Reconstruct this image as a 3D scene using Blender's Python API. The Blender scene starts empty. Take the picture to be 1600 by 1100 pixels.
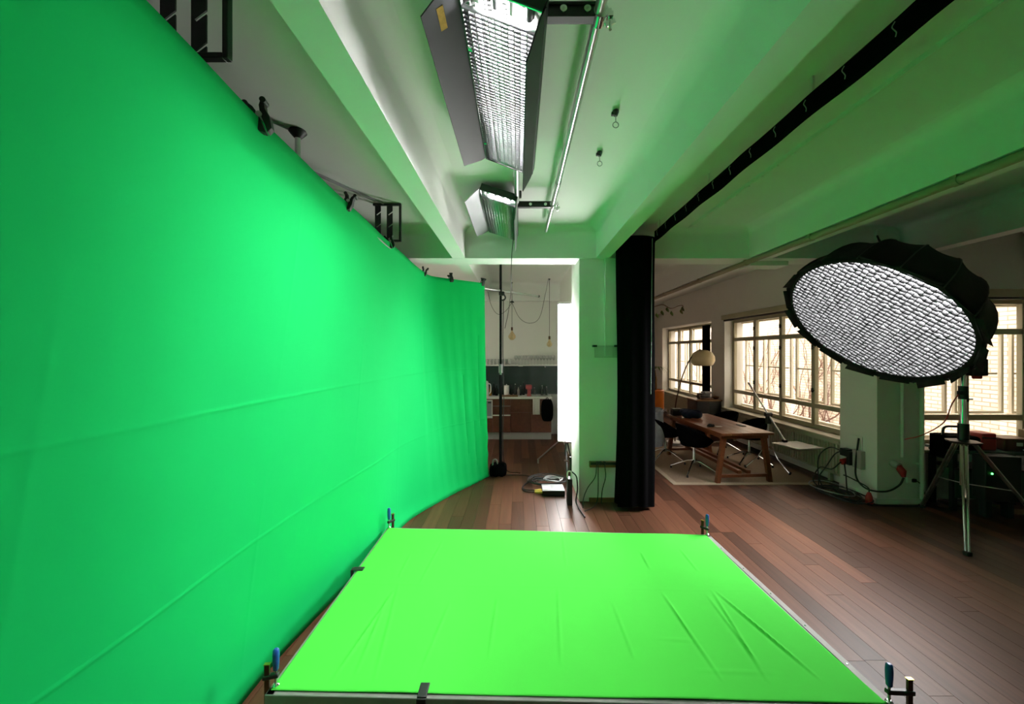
import bpy, bmesh, math, random
from mathutils import Vector, Matrix
random.seed(7)
PI = math.pi
S = bpy.context.scene
COL = S.collection

# ---------------------------------------------------------------- camera, sky, exposure
F, CX, CY, CAMZ = 600.0, 810.0, 549.0, 1.93
cam_d = bpy.data.cameras.new('camera')
cam = bpy.data.objects.new('camera', cam_d); COL.objects.link(cam)
cam.location = (0, 0, CAMZ); cam.rotation_euler = (PI / 2, 0, 0)
cam_d.sensor_width = 36.0; cam_d.lens = 36.0 * F / 1600.0
cam_d.shift_x = -(CX - 800) / 1600.0; cam_d.shift_y = -(550 - CY) / 1600.0
cam_d.clip_start = 0.02
S.camera = cam
W = bpy.data.worlds.new('overcast_sky'); S.world = W; W.use_nodes = True
W.node_tree.nodes['Background'].inputs[0].default_value = (1.0, 0.93, 0.86, 1)
W.node_tree.nodes['Background'].inputs[1].default_value = 3.5
S.view_settings.view_transform = 'Standard'; S.view_settings.look = 'None'
S.view_settings.gamma = 1.0; S.view_settings.use_curve_mapping = False
S.view_settings.exposure = 0.95
L_TUBE, L_TUBE2, L_DOME, L_BANK = 140.0, 72.0, 29.0, 38.0

def at(px, py, Y):                       # a point of the photograph at depth Y
    return Vector(((px - CX) / F * Y, Y, CAMZ - (py - CY) / F * Y))
def on(px, py, z=0.0):                   # a point of the photograph at height z
    Y = (CAMZ - z) * F / (py - CY)
    return Vector(((px - CX) / F * Y, Y, z))

# ---------------------------------------------------------------- materials
MATS = {}
def mat(name, col, rough=0.5, metal=0.0, var=0.10, scale=6.0, bump=0.0, bscale=60.0, emit=None, spec=0.5, sheen=0.0, alpha=1.0, coat=0.0):
    m = bpy.data.materials.new(name); m.use_nodes = True
    nt = m.node_tree; b = nt.nodes['Principled BSDF']
    tc = nt.nodes.new('ShaderNodeTexCoord'); no = nt.nodes.new('ShaderNodeTexNoise')
    no.inputs['Scale'].default_value = scale; no.inputs['Detail'].default_value = 4
    nt.links.new(tc.outputs['Object'], no.inputs['Vector'])
    mx = nt.nodes.new('ShaderNodeMix'); mx.data_type = 'RGBA'
    mx.inputs['A'].default_value = tuple(c * (1 - var) for c in col) + (1,)
    mx.inputs['B'].default_value = tuple(min(1, c * (1 + var)) for c in col) + (1,)
    nt.links.new(no.outputs['Fac'], mx.inputs['Factor'])
    nt.links.new(mx.outputs['Result'], b.inputs['Base Color'])
    b.inputs['Roughness'].default_value = rough; b.inputs['Metallic'].default_value = metal
    b.inputs['Specular IOR Level'].default_value = spec
    b.inputs['Sheen Weight'].default_value = sheen
    b.inputs['Coat Weight'].default_value = coat
    if alpha < 1: b.inputs['Alpha'].default_value = alpha
    if bump:
        n2 = nt.nodes.new('ShaderNodeTexNoise'); n2.inputs['Scale'].default_value = bscale
        nt.links.new(tc.outputs['Object'], n2.inputs['Vector'])
        bp = nt.nodes.new('ShaderNodeBump'); bp.inputs['Strength'].default_value = bump; bp.inputs['Distance'].default_value = 0.01
        nt.links.new(n2.outputs['Fac'], bp.inputs['Height']); nt.links.new(bp.outputs['Normal'], b.inputs['Normal'])
    if emit:
        b.inputs['Emission Color'].default_value = tuple(emit[:3]) + (1,); b.inputs['Emission Strength'].default_value = emit[3]
    MATS[name] = m
    return m
def wood(name, col, island=False, rough=0.42, sx=14.0, sy=0.8, spread=0.45, world=True):
    m = mat(name, col, rough, spec=.28 if world else .5)
    nt = m.node_tree; b = nt.nodes['Principled BSDF']
    mx = [n for n in nt.nodes if n.type == 'MIX'][0]; no = [n for n in nt.nodes if n.type == 'TEX_NOISE'][0]
    ge = nt.nodes.new('ShaderNodeNewGeometry'); oi = nt.nodes.new('ShaderNodeObjectInfo')
    rnd = ge.outputs['Random Per Island'] if island else oi.outputs['Random']
    mp = nt.nodes.new('ShaderNodeMapping'); mp.inputs['Scale'].default_value = (sx, sy, sx)
    src = ge.outputs['Position'] if world else [n for n in nt.nodes if n.type == 'TEX_COORD'][0].outputs['Object']
    nt.links.new(src, mp.inputs['Vector']); nt.links.new(mp.outputs['Vector'], no.inputs['Vector'])
    no.inputs['Scale'].default_value = 2.2; no.inputs['Detail'].default_value = 7
    cm = nt.nodes.new('ShaderNodeCombineXYZ'); ml = nt.nodes.new('ShaderNodeMath'); ml.operation = 'MULTIPLY'; ml.inputs[1].default_value = 37
    nt.links.new(rnd, ml.inputs[0]); nt.links.new(ml.outputs[0], cm.inputs['X']); nt.links.new(ml.outputs[0], cm.inputs['Z'])
    nt.links.new(cm.outputs[0], mp.inputs['Location'])
    mx.inputs['A'].default_value = tuple(c * 0.55 for c in col) + (1,); mx.inputs['B'].default_value = tuple(c * 1.45 for c in col) + (1,)
    mr = nt.nodes.new('ShaderNodeMapRange'); mr.inputs['To Min'].default_value = 1 - spread; mr.inputs['To Max'].default_value = 1 + spread
    nt.links.new(rnd, mr.inputs['Value'])
    hs = nt.nodes.new('ShaderNodeHueSaturation'); nt.links.new(mr.outputs[0], hs.inputs['Value'])
    nt.links.new(mx.outputs['Result'], hs.inputs['Color']); nt.links.new(hs.outputs[0], b.inputs['Base Color'])
    bp = nt.nodes.new('ShaderNodeBump'); bp.inputs['Strength'].default_value = 0.06; bp.inputs['Distance'].default_value = 0.005
    nt.links.new(no.outputs['Fac'], bp.inputs['Height']); nt.links.new(bp.outputs['Normal'], b.inputs['Normal'])
    return m
def emission(name, col, s):
    m = bpy.data.materials.new(name); m.use_nodes = True; nt = m.node_tree
    nt.nodes.remove(nt.nodes['Principled BSDF']); e = nt.nodes.new('ShaderNodeEmission')
    e.inputs[0].default_value = tuple(col) + (1,); e.inputs[1].default_value = s
    nt.links.new(e.outputs[0], nt.nodes['Material Output'].inputs[0]); MATS[name] = m
    return m
def glass(name, tint=(1, 1, 1), gloss=0.08, rough=0.02):
    m = bpy.data.materials.new(name); m.use_nodes = True; nt = m.node_tree
    nt.nodes.remove(nt.nodes['Principled BSDF'])
    t = nt.nodes.new('ShaderNodeBsdfTransparent'); t.inputs[0].default_value = tuple(tint) + (1,)
    g = nt.nodes.new('ShaderNodeBsdfGlossy'); g.inputs['Roughness'].default_value = rough
    fr = nt.nodes.new('ShaderNodeFresnel'); fr.inputs['IOR'].default_value = 1.45
    mx = nt.nodes.new('ShaderNodeMixShader'); ad = nt.nodes.new('ShaderNodeMath'); ad.inputs[1].default_value = gloss
    ad.operation = 'ADD'; nt.links.new(fr.outputs[0], ad.inputs[0])
    ge = nt.nodes.new('ShaderNodeNewGeometry'); iv = nt.nodes.new('ShaderNodeMath'); iv.operation = 'SUBTRACT'; iv.inputs[0].default_value = 1
    nt.links.new(ge.outputs['Backfacing'], iv.inputs[1]); mu = nt.nodes.new('ShaderNodeMath'); mu.operation = 'MULTIPLY'
    nt.links.new(ad.outputs[0], mu.inputs[0]); nt.links.new(iv.outputs[0], mu.inputs[1])
    nt.links.new(mu.outputs[0], mx.inputs[0]); nt.links.new(t.outputs[0], mx.inputs[1]); nt.links.new(g.outputs[0], mx.inputs[2])
    nt.links.new(mx.outputs[0], nt.nodes['Material Output'].inputs[0]); MATS[name] = m
    return m
def cloth_mat(name, col, rough=0.85, bump=0.12, transl=0.0):
    m = mat(name, col, rough, var=0.05, scale=1.6, spec=0.15)
    nt = m.node_tree; b = nt.nodes['Principled BSDF']
    tc = [n for n in nt.nodes if n.type == 'TEX_COORD'][0]
    n1 = nt.nodes.new('ShaderNodeTexNoise'); n1.inputs['Scale'].default_value = 3.0; n1.inputs['Detail'].default_value = 5
    mp = nt.nodes.new('ShaderNodeMapping'); mp.inputs['Scale'].default_value = (1, 1, 0.35)
    nt.links.new(tc.outputs['Object'], mp.inputs['Vector']); nt.links.new(mp.outputs[0], n1.inputs['Vector'])
    bp = nt.nodes.new('ShaderNodeBump'); bp.inputs['Strength'].default_value = bump; bp.inputs['Distance'].default_value = 0.05
    nt.links.new(n1.outputs['Fac'], bp.inputs['Height']); nt.links.new(bp.outputs['Normal'], b.inputs['Normal'])
    return m

M_white = mat('white_paint', (.78, .77, .74), .7, var=.03, scale=2.5, bump=.08, bscale=25)
M_ceil = mat('ceiling_paint', (.80, .80, .78), .75, var=.03, scale=1.5, bump=.10, bscale=18)
M_screen = cloth_mat('backdrop_green', (.004, .58, .135), bump=.10)
M_deck = cloth_mat('deck_green', (.085, .70, .072), bump=.06)
M_plank = wood('floor_wood', (.098, .038, .022))
M_plankf = wood('floor_wood_field', (.098, .038, .022), island=True)
M_slab = mat('joint_dark', (.02, .012, .008), .8)
M_table = wood('table_wood', (.21, .068, .026), rough=.32, sx=20, sy=1.2, spread=.15, world=False)
M_kit = wood('kitchen_wood', (.115, .036, .020), rough=.4, sx=10, sy=10, spread=.12, world=False)
M_alu = mat('aluminium', (.30, .29, .28), .6, .25, var=.15, scale=20)
M_chrome = mat('chrome', (.80, .80, .80), .12, 1.0, var=.03)
M_steel = mat('galvanised_steel', (.62, .62, .62), .28, 1.0, var=.15, scale=30)
M_black = mat('black_metal', (.018, .018, .020), .42, var=.2, scale=20)
M_polep = mat('matt_black_pole', (.008, .008, .009), .85, var=.2, spec=.1)
M_blackp = mat('black_plastic', (.014, .014, .015), .5, var=.2, scale=20)
M_blackc = mat('black_cloth', (.0035, .0035, .004), 1.0, var=.3, scale=30, spec=.02)
M_domec = mat('dome_cloth', (.012, .012, .013), .7, var=.3, scale=10, bump=.3, bscale=40, spec=.3)
M_reflector = mat('mirror_reflector', (.86, .86, .84), .10, 1.0, var=.02)
M_louver = mat('louver_silver', (.32, .32, .33), .38, 1.0, var=.05)
M_door = mat('barn_door_paint', (.014, .0145, .017), .55, .0, var=.2, scale=8)
M_doorg = mat('barn_door_silver', (.30, .30, .32), .5, .4, var=.06, scale=8)
M_gold = mat('brass_label', (.60, .42, .10), .3, .9, var=.25, scale=60)
M_tube = emission('tube_light', (1, .98, .97), L_TUBE)
M_tube2 = emission('tube_light_far', (1, .98, .97), L_TUBE2)
M_dome = emission('dome_diffuser', (1, .985, .97), L_DOME)
M_bank = emission('bank_light', (1, .97, .94), L_BANK)
M_grid = mat('grid_fabric', (.036, .036, .038), .9, var=.08, scale=30, spec=.1)
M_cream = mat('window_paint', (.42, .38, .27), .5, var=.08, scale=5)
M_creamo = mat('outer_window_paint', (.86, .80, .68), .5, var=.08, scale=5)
M_glass = glass('window_glass', (.97, .96, .93), .02)
M_clear = glass('drinking_glass', (.92, .93, .93), .10)
M_bulb = glass('amber_bulb_glass', (.95, .84, .62), .10)
M_radi = mat('radiator_paint', (.52, .49, .38), .45, var=.04)
M_skirt = mat('skirting_wood', (.22, .11, .04), .4, var=.2, scale=20)
M_rug = mat('rug_weave', (.30, .22, .155), .95, var=.25, scale=60, bump=.5, bscale=150, spec=.1)
M_rugb = mat('rug_border', (.42, .33, .24), .95, var=.15, scale=60, spec=.1)
M_blue = mat('blue_plastic', (.02, .10, .42), .35, var=.1)
M_shade = mat('lamp_shade_cream', (.80, .66, .38), .35, var=.04, coat=.3)
M_copper = mat('lamp_rod_dark', (.10, .055, .035), .3, .8)
M_orange = mat('orange_glaze', (.72, .19, .03), .3, var=.12)
M_leaf = mat('leaf_green', (.10, .17, .03), .5, var=.3)
M_red = mat('red_plastic', (.40, .02, .02), .4, var=.1)
M_teal = mat('splashback_slate', (.022, .038, .038), .4, var=.15)
M_ktop = mat('worktop_white', (.70, .69, .66), .35, var=.04)
M_grey = mat('grey_plastic', (.32, .32, .33), .5, var=.08)
M_plinth = mat('plinth_grey', (.42, .40, .39), .5, var=.05)
M_yellow = mat('yellow_connector', (.62, .43, .06), .4, var=.1)
M_tan = mat('cardboard', (.20, .14, .07), .85, var=.15)
M_navy = mat('navy_cloth', (.012, .018, .045), .9, var=.4, scale=15, bump=.6, bscale=30)
M_denim = mat('grey_blue_cloth', (.30, .34, .38), .9, var=.35, scale=12, bump=.6, bscale=30)
M_vine = mat('vine_bark', (.15, .075, .055), .9, var=.3)
M_pipe = mat('painted_pipe', (.34, .26, .19), .5, var=.1)
M_towel = mat('towel_cloth', (.62, .58, .54), .95, var=.1, scale=60)
M_dkgreen = mat('dark_green_paint', (.03, .07, .05), .6, var=.15)
M_greendot = emission('green_indicator', (.1, 1, .15), 3.0)
M_paper = mat('white_paper', (.85, .84, .80), .8, var=.02)
def brick_mat():
    m = mat('outside_brick', (.8, .7, .55), .9); nt = m.node_tree; b = nt.nodes['Principled BSDF']
    tc = [n for n in nt.nodes if n.type == 'TEX_COORD'][0]
    mp = nt.nodes.new('ShaderNodeMapping'); mp.inputs['Rotation'].default_value = (PI / 2, 0, PI / 2)
    sp = nt.nodes.new('ShaderNodeSeparateXYZ'); cb = nt.nodes.new('ShaderNodeCombineXYZ')
    nt.links.new(tc.outputs['Object'], sp.inputs[0]); nt.links.new(sp.outputs['Y'], cb.inputs['X']); nt.links.new(sp.outputs['Z'], cb.inputs['Y'])
    br = nt.nodes.new('ShaderNodeTexBrick'); br.inputs['Scale'].default_value = 1.0
    br.inputs['Brick Width'].default_value = .25; br.inputs['Row Height'].default_value = .078; br.inputs['Mortar Size'].default_value = .010
    br.inputs['Color1'].default_value = (.82, .73, .64, 1); br.inputs['Color2'].default_value = (.72, .61, .50, 1); br.inputs['Mortar'].default_value = (.42, .33, .26, 1)
    nt.links.new(cb.outputs[0], br.inputs['Vector']); nt.links.new(br.outputs['Color'], b.inputs['Base Color'])
    bp = nt.nodes.new('ShaderNodeBump'); bp.inputs['Strength'].default_value = .6; bp.inputs['Distance'].default_value = .01; bp.invert = True
    nt.links.new(br.outputs['Fac'], bp.inputs['Height']); nt.links.new(bp.outputs['Normal'], b.inputs['Normal'])
    return m
M_brick = brick_mat()

# ---------------------------------------------------------------- mesh builder
class MB:
    def __init__(s): s.v = []; s.f = []
    def add(s, vs, fs):
        n = len(s.v); s.v += [Vector(p) for p in vs]; s.f += [tuple(i + n for i in f) for f in fs]; return s
    def box(s, x0, y0, z0, x1, y1, z1):
        return s.add([(x0, y0, z0), (x1, y0, z0), (x1, y1, z0), (x0, y1, z0), (x0, y0, z1), (x1, y0, z1), (x1, y1, z1), (x0, y1, z1)],
                     [(3, 2, 1, 0), (4, 5, 6, 7), (0, 1, 5, 4), (1, 2, 6, 5), (2, 3, 7, 6), (3, 0, 4, 7)])
    def cbox(s, c, d): return s.box(c[0] - d[0] / 2, c[1] - d[1] / 2, c[2] - d[2] / 2, c[0] + d[0] / 2, c[1] + d[1] / 2, c[2] + d[2] / 2)
    def bar(s, a, b, w, h, up=(0, 0, 1)):
        a, b = Vector(a), Vector(b); d = (b - a).normalized(); u = Vector(up)
        if abs(d.dot(u)) > .99: u = Vector((0, 1, 0))
        r = d.cross(u).normalized() * w / 2; t = r.cross(d).normalized() * h / 2
        return s.add([a - r - t, a + r - t, a + r + t, a - r + t, b - r - t, b + r - t, b + r + t, b - r + t],
                     [(0, 1, 2, 3), (7, 6, 5, 4), (0, 4, 5, 1), (1, 5, 6, 2), (2, 6, 7, 3), (3, 7, 4, 0)])
    def tube(s, pts, r, seg=10, closed=False, caps=True):
        pts = [Vector(p) for p in pts]; n = len(pts); rr = r if isinstance(r, (list, tuple)) else [r] * n
        d0 = (pts[1] - pts[0]).normalized(); u = Vector((0, 0, 1)) if abs(d0.z) < .9 else Vector((1, 0, 0))
        nrm = d0.cross(u).normalized(); base = len(s.v)
        for i, p in enumerate(pts):
            if closed: d = (pts[(i + 1) % n] - pts[i - 1]).normalized()
            else: d = (pts[min(i + 1, n - 1)] - pts[max(i - 1, 0)]).normalized()
            nrm = (nrm - d * nrm.dot(d))
            nrm = nrm.normalized() if nrm.length > 1e-6 else d.orthogonal().normalized()
            bi = d.cross(nrm)
            for k in range(seg):
                a = 2 * PI * k / seg; s.v.append(p + (nrm * math.cos(a) + bi * math.sin(a)) * rr[i])
        for i in range(n if closed else n - 1):
            j = (i + 1) % n
            for k in range(seg):
                l = (k + 1) % seg
                s.f.append((base + i * seg + k, base + i * seg + l, base + j * seg + l, base + j * seg + k))
        if caps and not closed:
            s.f.append(tuple(base + k for k in reversed(range(seg)))); s.f.append(tuple(base + (n - 1) * seg + k for k in range(seg)))
        return s
    def cyl(s, a, b, r, seg=16, r2=None): return s.tube([a, b], [r, r if r2 is None else r2], seg)
    def lathe(s, prof, c=(0, 0, 0), seg=20, caps=True):
        base = len(s.v); n = len(prof); c = Vector(c)
        for (r, z) in prof:
            for k in range(seg):
                a = 2 * PI * k / seg; s.v.append(c + Vector((r * math.cos(a), r * math.sin(a), z)))
        for i in range(n - 1):
            for k in range(seg):
                l = (k + 1) % seg; s.f.append((base + i * seg + k, base + i * seg + l, base + (i + 1) * seg + l, base + (i + 1) * seg + k))
        if caps:
            if prof[0][0] > 1e-4: s.f.append(tuple(base + k for k in reversed(range(seg))))
            if prof[-1][0] > 1e-4: s.f.append(tuple(base + (n - 1) * seg + k for k in range(seg)))
        return s
    def grid(s, fn, nu, nv, us=None, vs=None):
        base = len(s.v); us = us or [i / nu for i in range(nu + 1)]; vs = vs or [j / nv for j in range(nv + 1)]
        for u in us:
            for v in vs: s.v.append(Vector(fn(u, v)))
        m = len(vs)
        for i in range(len(us) - 1):
            for j in range(m - 1): s.f.append((base + i * m + j, base + (i + 1) * m + j, base + (i + 1) * m + j + 1, base + i * m + j + 1))
        return s
    def prism(s, poly, ext):            # polygon (3D points) pushed along ext
        n = len(poly); e = Vector(ext); p = [Vector(q) for q in poly]
        return s.add(p + [q + e for q in p], [tuple(range(n)), tuple(range(2 * n - 1, n - 1, -1))] + [(i, i + n, (i + 1) % n + n, (i + 1) % n) for i in range(n)])
    def xf(s, m): s.v = [m @ p for p in s.v]; return s
    def mesh(s, name, off=Vector((0, 0, 0)), sharp=38):
        me = bpy.data.meshes.new(name); me.from_pydata([tuple(p - off) for p in s.v], [], s.f)
        bm = bmesh.new(); bm.from_mesh(me); bmesh.ops.recalc_face_normals(bm, faces=bm.faces); bm.to_mesh(me); bm.free()
        me.polygons.foreach_set('use_smooth', [True] * len(me.polygons)); me.set_sharp_from_angle(angle=math.radians(sharp)); me.update()
        return me
ORG = {}
def world(o): return ORG.get(o.name, Vector((0, 0, 0)))
def finish(o, material, bevel=0, solid=0, subdiv=0):
    o.data.materials.append(material)
    if solid: md = o.modifiers.new('solid', 'SOLIDIFY'); md.thickness = solid; md.offset = 0
    if bevel: md = o.modifiers.new('bevel', 'BEVEL'); md.width = bevel; md.segments = 2; md.limit_method = 'ANGLE'
    if subdiv: md = o.modifiers.new('sub', 'SUBSURF'); md.levels = subdiv; md.render_levels = subdiv
    return o
def part(name, mb, material, parent, kind=None, label=None, **k):   # mb in world coordinates (or local ones if the parent stands at the origin)
    w = world(parent); o = bpy.data.objects.new(name, mb.mesh(name, w)); COL.objects.link(o); o.parent = parent
    ORG[o.name] = w; finish(o, material, **k)
    if kind: o['kind'] = kind
    if label: o['label'] = label
    return o
def tag(o, label=None, cat=None, group=None, kind=None):
    if label: o['label'] = label
    if cat: o['category'] = cat
    if group: o['group'] = group
    if kind: o['kind'] = kind
    return o
def thing(name, label, cat, loc=(0, 0, 0), rz=0, group=None):
    o = bpy.data.objects.new(name, None); COL.objects.link(o); o.location = loc; o.rotation_euler = (0, 0, rz); o.empty_display_size = .1
    ORG[o.name] = Vector(loc) if rz == 0 else Vector((0, 0, 0))
    return tag(o, label, cat, group)
def solo(name, mb, material, label, cat, group=None, kind=None, **k):
    xs = [p.x for p in mb.v]; ys = [p.y for p in mb.v]; z = min(p.z for p in mb.v)
    c = Vector(((min(xs) + max(xs)) / 2, (min(ys) + max(ys)) / 2, z))
    o = bpy.data.objects.new(name, mb.mesh(name, c)); COL.objects.link(o); o.location = c; ORG[o.name] = c
    finish(o, material, **k); return tag(o, label, cat, group, kind)
def struct(name, mb, material, **k):
    o = bpy.data.objects.new(name, mb.mesh(name)); COL.objects.link(o); o['kind'] = 'structure'; finish(o, material, **k); return o
def copy_tree(o, parent=None):
    c = o.copy(); COL.objects.link(c)
    if parent: c.parent = parent
    for ch in [x for x in bpy.data.objects if x.parent == o]: copy_tree(ch, c)
    return c
def arc(p0, p1, sag, n=12, side=(0, 0, -1)):
    p0, p1, sd = Vector(p0), Vector(p1), Vector(side)
    return [p0.lerp(p1, i / n) + sd * sag * 4 * (i / n) * (1 - i / n) for i in range(n + 1)]
def spline(pts, n=8):
    P = [Vector(p) for p in pts]; P = [P[0] * 2 - P[1]] + P + [P[-1] * 2 - P[-2]]; out = []
    for i in range(1, len(P) - 2):
        for k in range(n):
            t = k / n; a, b, c, d = P[i - 1], P[i], P[i + 1], P[i + 2]
            out.append(.5 * ((2 * b) + (c - a) * t + (2 * a - 5 * b + 4 * c - d) * t * t + (3 * b - a - 3 * c + d) * t ** 3))
    return out + [P[-2]]
def interp(tab, x):
    if x <= tab[0][0]: return tab[0][1]
    for (a, b), (c, d) in zip(tab, tab[1:]):
        if x <= c: return b + (d - b) * (x - a) / (c - a)
    return tab[-1][1]

# ================================================================ THE ROOM
X0, X1, Y0, Y1, ZC, ZB = -2.60, 8.2, -2.6, 13.0, 3.51, 3.12
floor = struct('floor', MB().box(X0, Y0, -.12, X1, 5.10, -.014).box(X0, 5.10, -.12, 4.80, Y1, -.014), M_slab)
PW, PL = .140, 1.70
plank_me = None; field = MB(); cand = []
row = 0; x = X0
while x < X1 - .01:
    off = random.random() * PL; y = Y0 - off
    while y < Y1:
        a, b = max(y, Y0), min(y + PL, Y1)
        if b - a > .05:
            if x > 4.6 and a > 4.7: pass
            else:
                full = (b - a) > PL - .001; cxp, cyp = x + PW / 2, (a + b) / 2
                vis = False; best = 0
                if cyp > .8:
                    for t in (.05, .3, .5, .7, .95):
                        yy = a + (b - a) * t
                        if yy < 1.2: continue
                        pxx = CX + F * cxp / yy; pyy = CY + F * CAMZ / yy
                        under = -1.35 < cxp < 2.0 and yy < 4.05
                        hid = (cxp < -1.25 and yy < 4.3) or (cxp < -.5 and yy > 5.2) or (cxp < -1.0 and yy > 4.5) or yy > 8.4 or (cxp > .8 and cxp < 1.9 and yy > 5.2) or (cxp > 4.62 and yy > 4.9)
                        if 0 < pxx < 1600 and pyy < 1115 and not under and not hid: best = max(best, 1 / yy ** 2); vis = True
                cand.append((best if (vis and full) else 0, x, a, b))
        y += PL
    x += PW
cand.sort(key=lambda c: -c[0])
def plank_box(mb, x, a, b, g=.0013):
    return mb.box(x + g, a + g, -.014, x + PW - g, b - g, 0)
pm = MB(); plank_box(pm, -PW / 2, -PL / 2, PL / 2); plank_mesh = pm.mesh('plank'); plank_mesh.materials.append(M_plank)
for i, (s_, x, a, b) in enumerate(cand):
    if i < 280 and s_ > 0:
        o = bpy.data.objects.new('plank', plank_mesh); COL.objects.link(o); o.parent = floor; o.location = (x + PW / 2, (a + b) / 2, 0)
    else: plank_box(field, x, a, b)
part('plank_field', field, M_plankf, floor, kind='stuff')

ceil = struct('ceiling', MB().box(X0, Y0, ZC, X1 + .15, 5.42, ZC + .2).box(X0, 5.42, ZC, 5.05, Y1, ZC + .2), M_ceil)
def rib(x0, x1, y0, y1, r=.11, zb=ZB):
    mb = MB(); prof = []
    for k in range(7): a = PI / 2 * k / 6; prof.append((x0 - r + r * math.sin(a), ZC - r + r * math.cos(a)))
    prof += [(x0, zb), (x1, zb)]
    for k in range(7): a = PI / 2 * k / 6; prof.append((x1 + r - r * math.cos(a), ZC - r + r * math.sin(a)))
    mb.grid(lambda u, v: (prof[int(round(u * (len(prof) - 1)))][0], y0 + (y1 - y0) * v, prof[int(round(u * (len(prof) - 1)))][1]), len(prof) - 1, 1)
    return mb
for (a, b) in ((-2.67, -2.50), (-.842, -.678), (.992, 1.158), (2.94, 3.24)):
    part('beam', rib(a, b, Y0, Y1), M_ceil, ceil)
part('beam', rib(4.83, 5.0, Y0, 4.86), M_ceil, ceil); part('beam', rib(6.6, 6.77, Y0, 5.0), M_ceil, ceil)
def cross(x0, x1, y0, y1, r=.11, zb=ZB):
    mb = MB(); prof = []
    for k in range(7): a = PI / 2 * k / 6; prof.append((y0 - r + r * math.sin(a), ZC - r + r * math.cos(a)))
    prof += [(y0, zb), (y1, zb)]
    for k in range(7): a = PI / 2 * k / 6; prof.append((y1 + r - r * math.cos(a), ZC - r + r * math.sin(a)))
    return mb.grid(lambda u, v: (x0 + (x1 - x0) * v, prof[int(round(u * (len(prof) - 1)))][0], prof[int(round(u * (len(prof) - 1)))][1]), len(prof) - 1, 1)
part('cross_beam', cross(X0, 4.63, 4.90, 5.25, zb=ZB - .002), M_ceil, ceil)
part('cross_beam', cross(X0, .95, 8.80, 9.0, zb=3.09), M_ceil, ceil)
part('cross_beam', cross(1.1, 4.63, 12.2, 12.5), M_ceil, ceil)
part('beam_pad', MB().box(3.05, 5.05, 3.06, 3.55, 5.3, 3.122), M_ceil, ceil)

wl = MB().box(X0 - .15, Y0, 0, X0, 6.5, ZC).box(X0 - .15, 8.1, 0, X0, Y1, ZC).box(X0 - .15, 6.5, 0, X0, 8.1, .66).box(X0 - .15, 6.5, 2.67, X0, 8.1, ZC)
struct('wall_left', wl, M_white)          # opening for an unseen window, added to brighten the kitchen
struct('wall_back', MB().box(X0, Y0 - .15, 0, X1, Y0, ZC), M_white)
struct('wall_kitchen', MB().box(X0, 8.98, 0, .95, 9.1, ZC), M_white)
struct('wall_partition', MB().box(.95, 5.62, 0, 1.10, Y1, ZC), M_white)
struct('wall_far', MB().box(1.1, Y1, 0, 5.0, Y1 + .15, ZC), M_white)
struct('wall_side', MB().box(X1, Y0, 0, X1 + .15, 5.5, ZC), M_white)
WX, FX = 4.63, 4.85                       # wall face and window plane
wr = MB()
SILL, HEAD = .66, 2.67
for (a, b) in ((5.42, 8.63), (9.22, 12.35)):
    wr.box(WX + .10, a, 0, WX + .42, b, SILL); wr.box(WX, a, HEAD, WX + .42, b, ZC)
for (a, b) in ((8.63, 9.22), (12.35, Y1)): wr.box(WX, a, 0, WX + .42, b, ZC)
struct('wall_right', wr, M_white)
w3 = MB(); w3.box(5.14, 5.02, 0, X1, 5.42, SILL); w3.box(5.14, 5.02, HEAD, X1, 5.42, ZC); w3.box(7.55, 5.02, SILL, X1, 5.42, HEAD)
w3.box(4.54, 4.86, 0, 5.14, 5.42, ZC)
struct('wall_front', w3, M_white)
# square pillar with its fittings
pil = struct('pillar', MB().box(.78, 4.93, 0, 1.52, 5.62, ZC), M_white, bevel=.008)
part('panel', MB().box(1.10, 4.88, 1.87, 1.50, 4.93, 3.12), M_white, pil, bevel=.006)
part('skirting', MB().box(.905, 4.91, 0, 1.52, 4.93, .055), M_skirt, pil)
sk = MB(); sk.box(WX + .085, 5.44, 0, WX + .10, 8.63, .09); sk.box(WX - .105, 4.86, 0, WX - .09, 5.42, .07); sk.box(4.54, 4.845, 0, 5.14, 4.86, .07)
struct('baseboard_right', sk, M_white)

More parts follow.
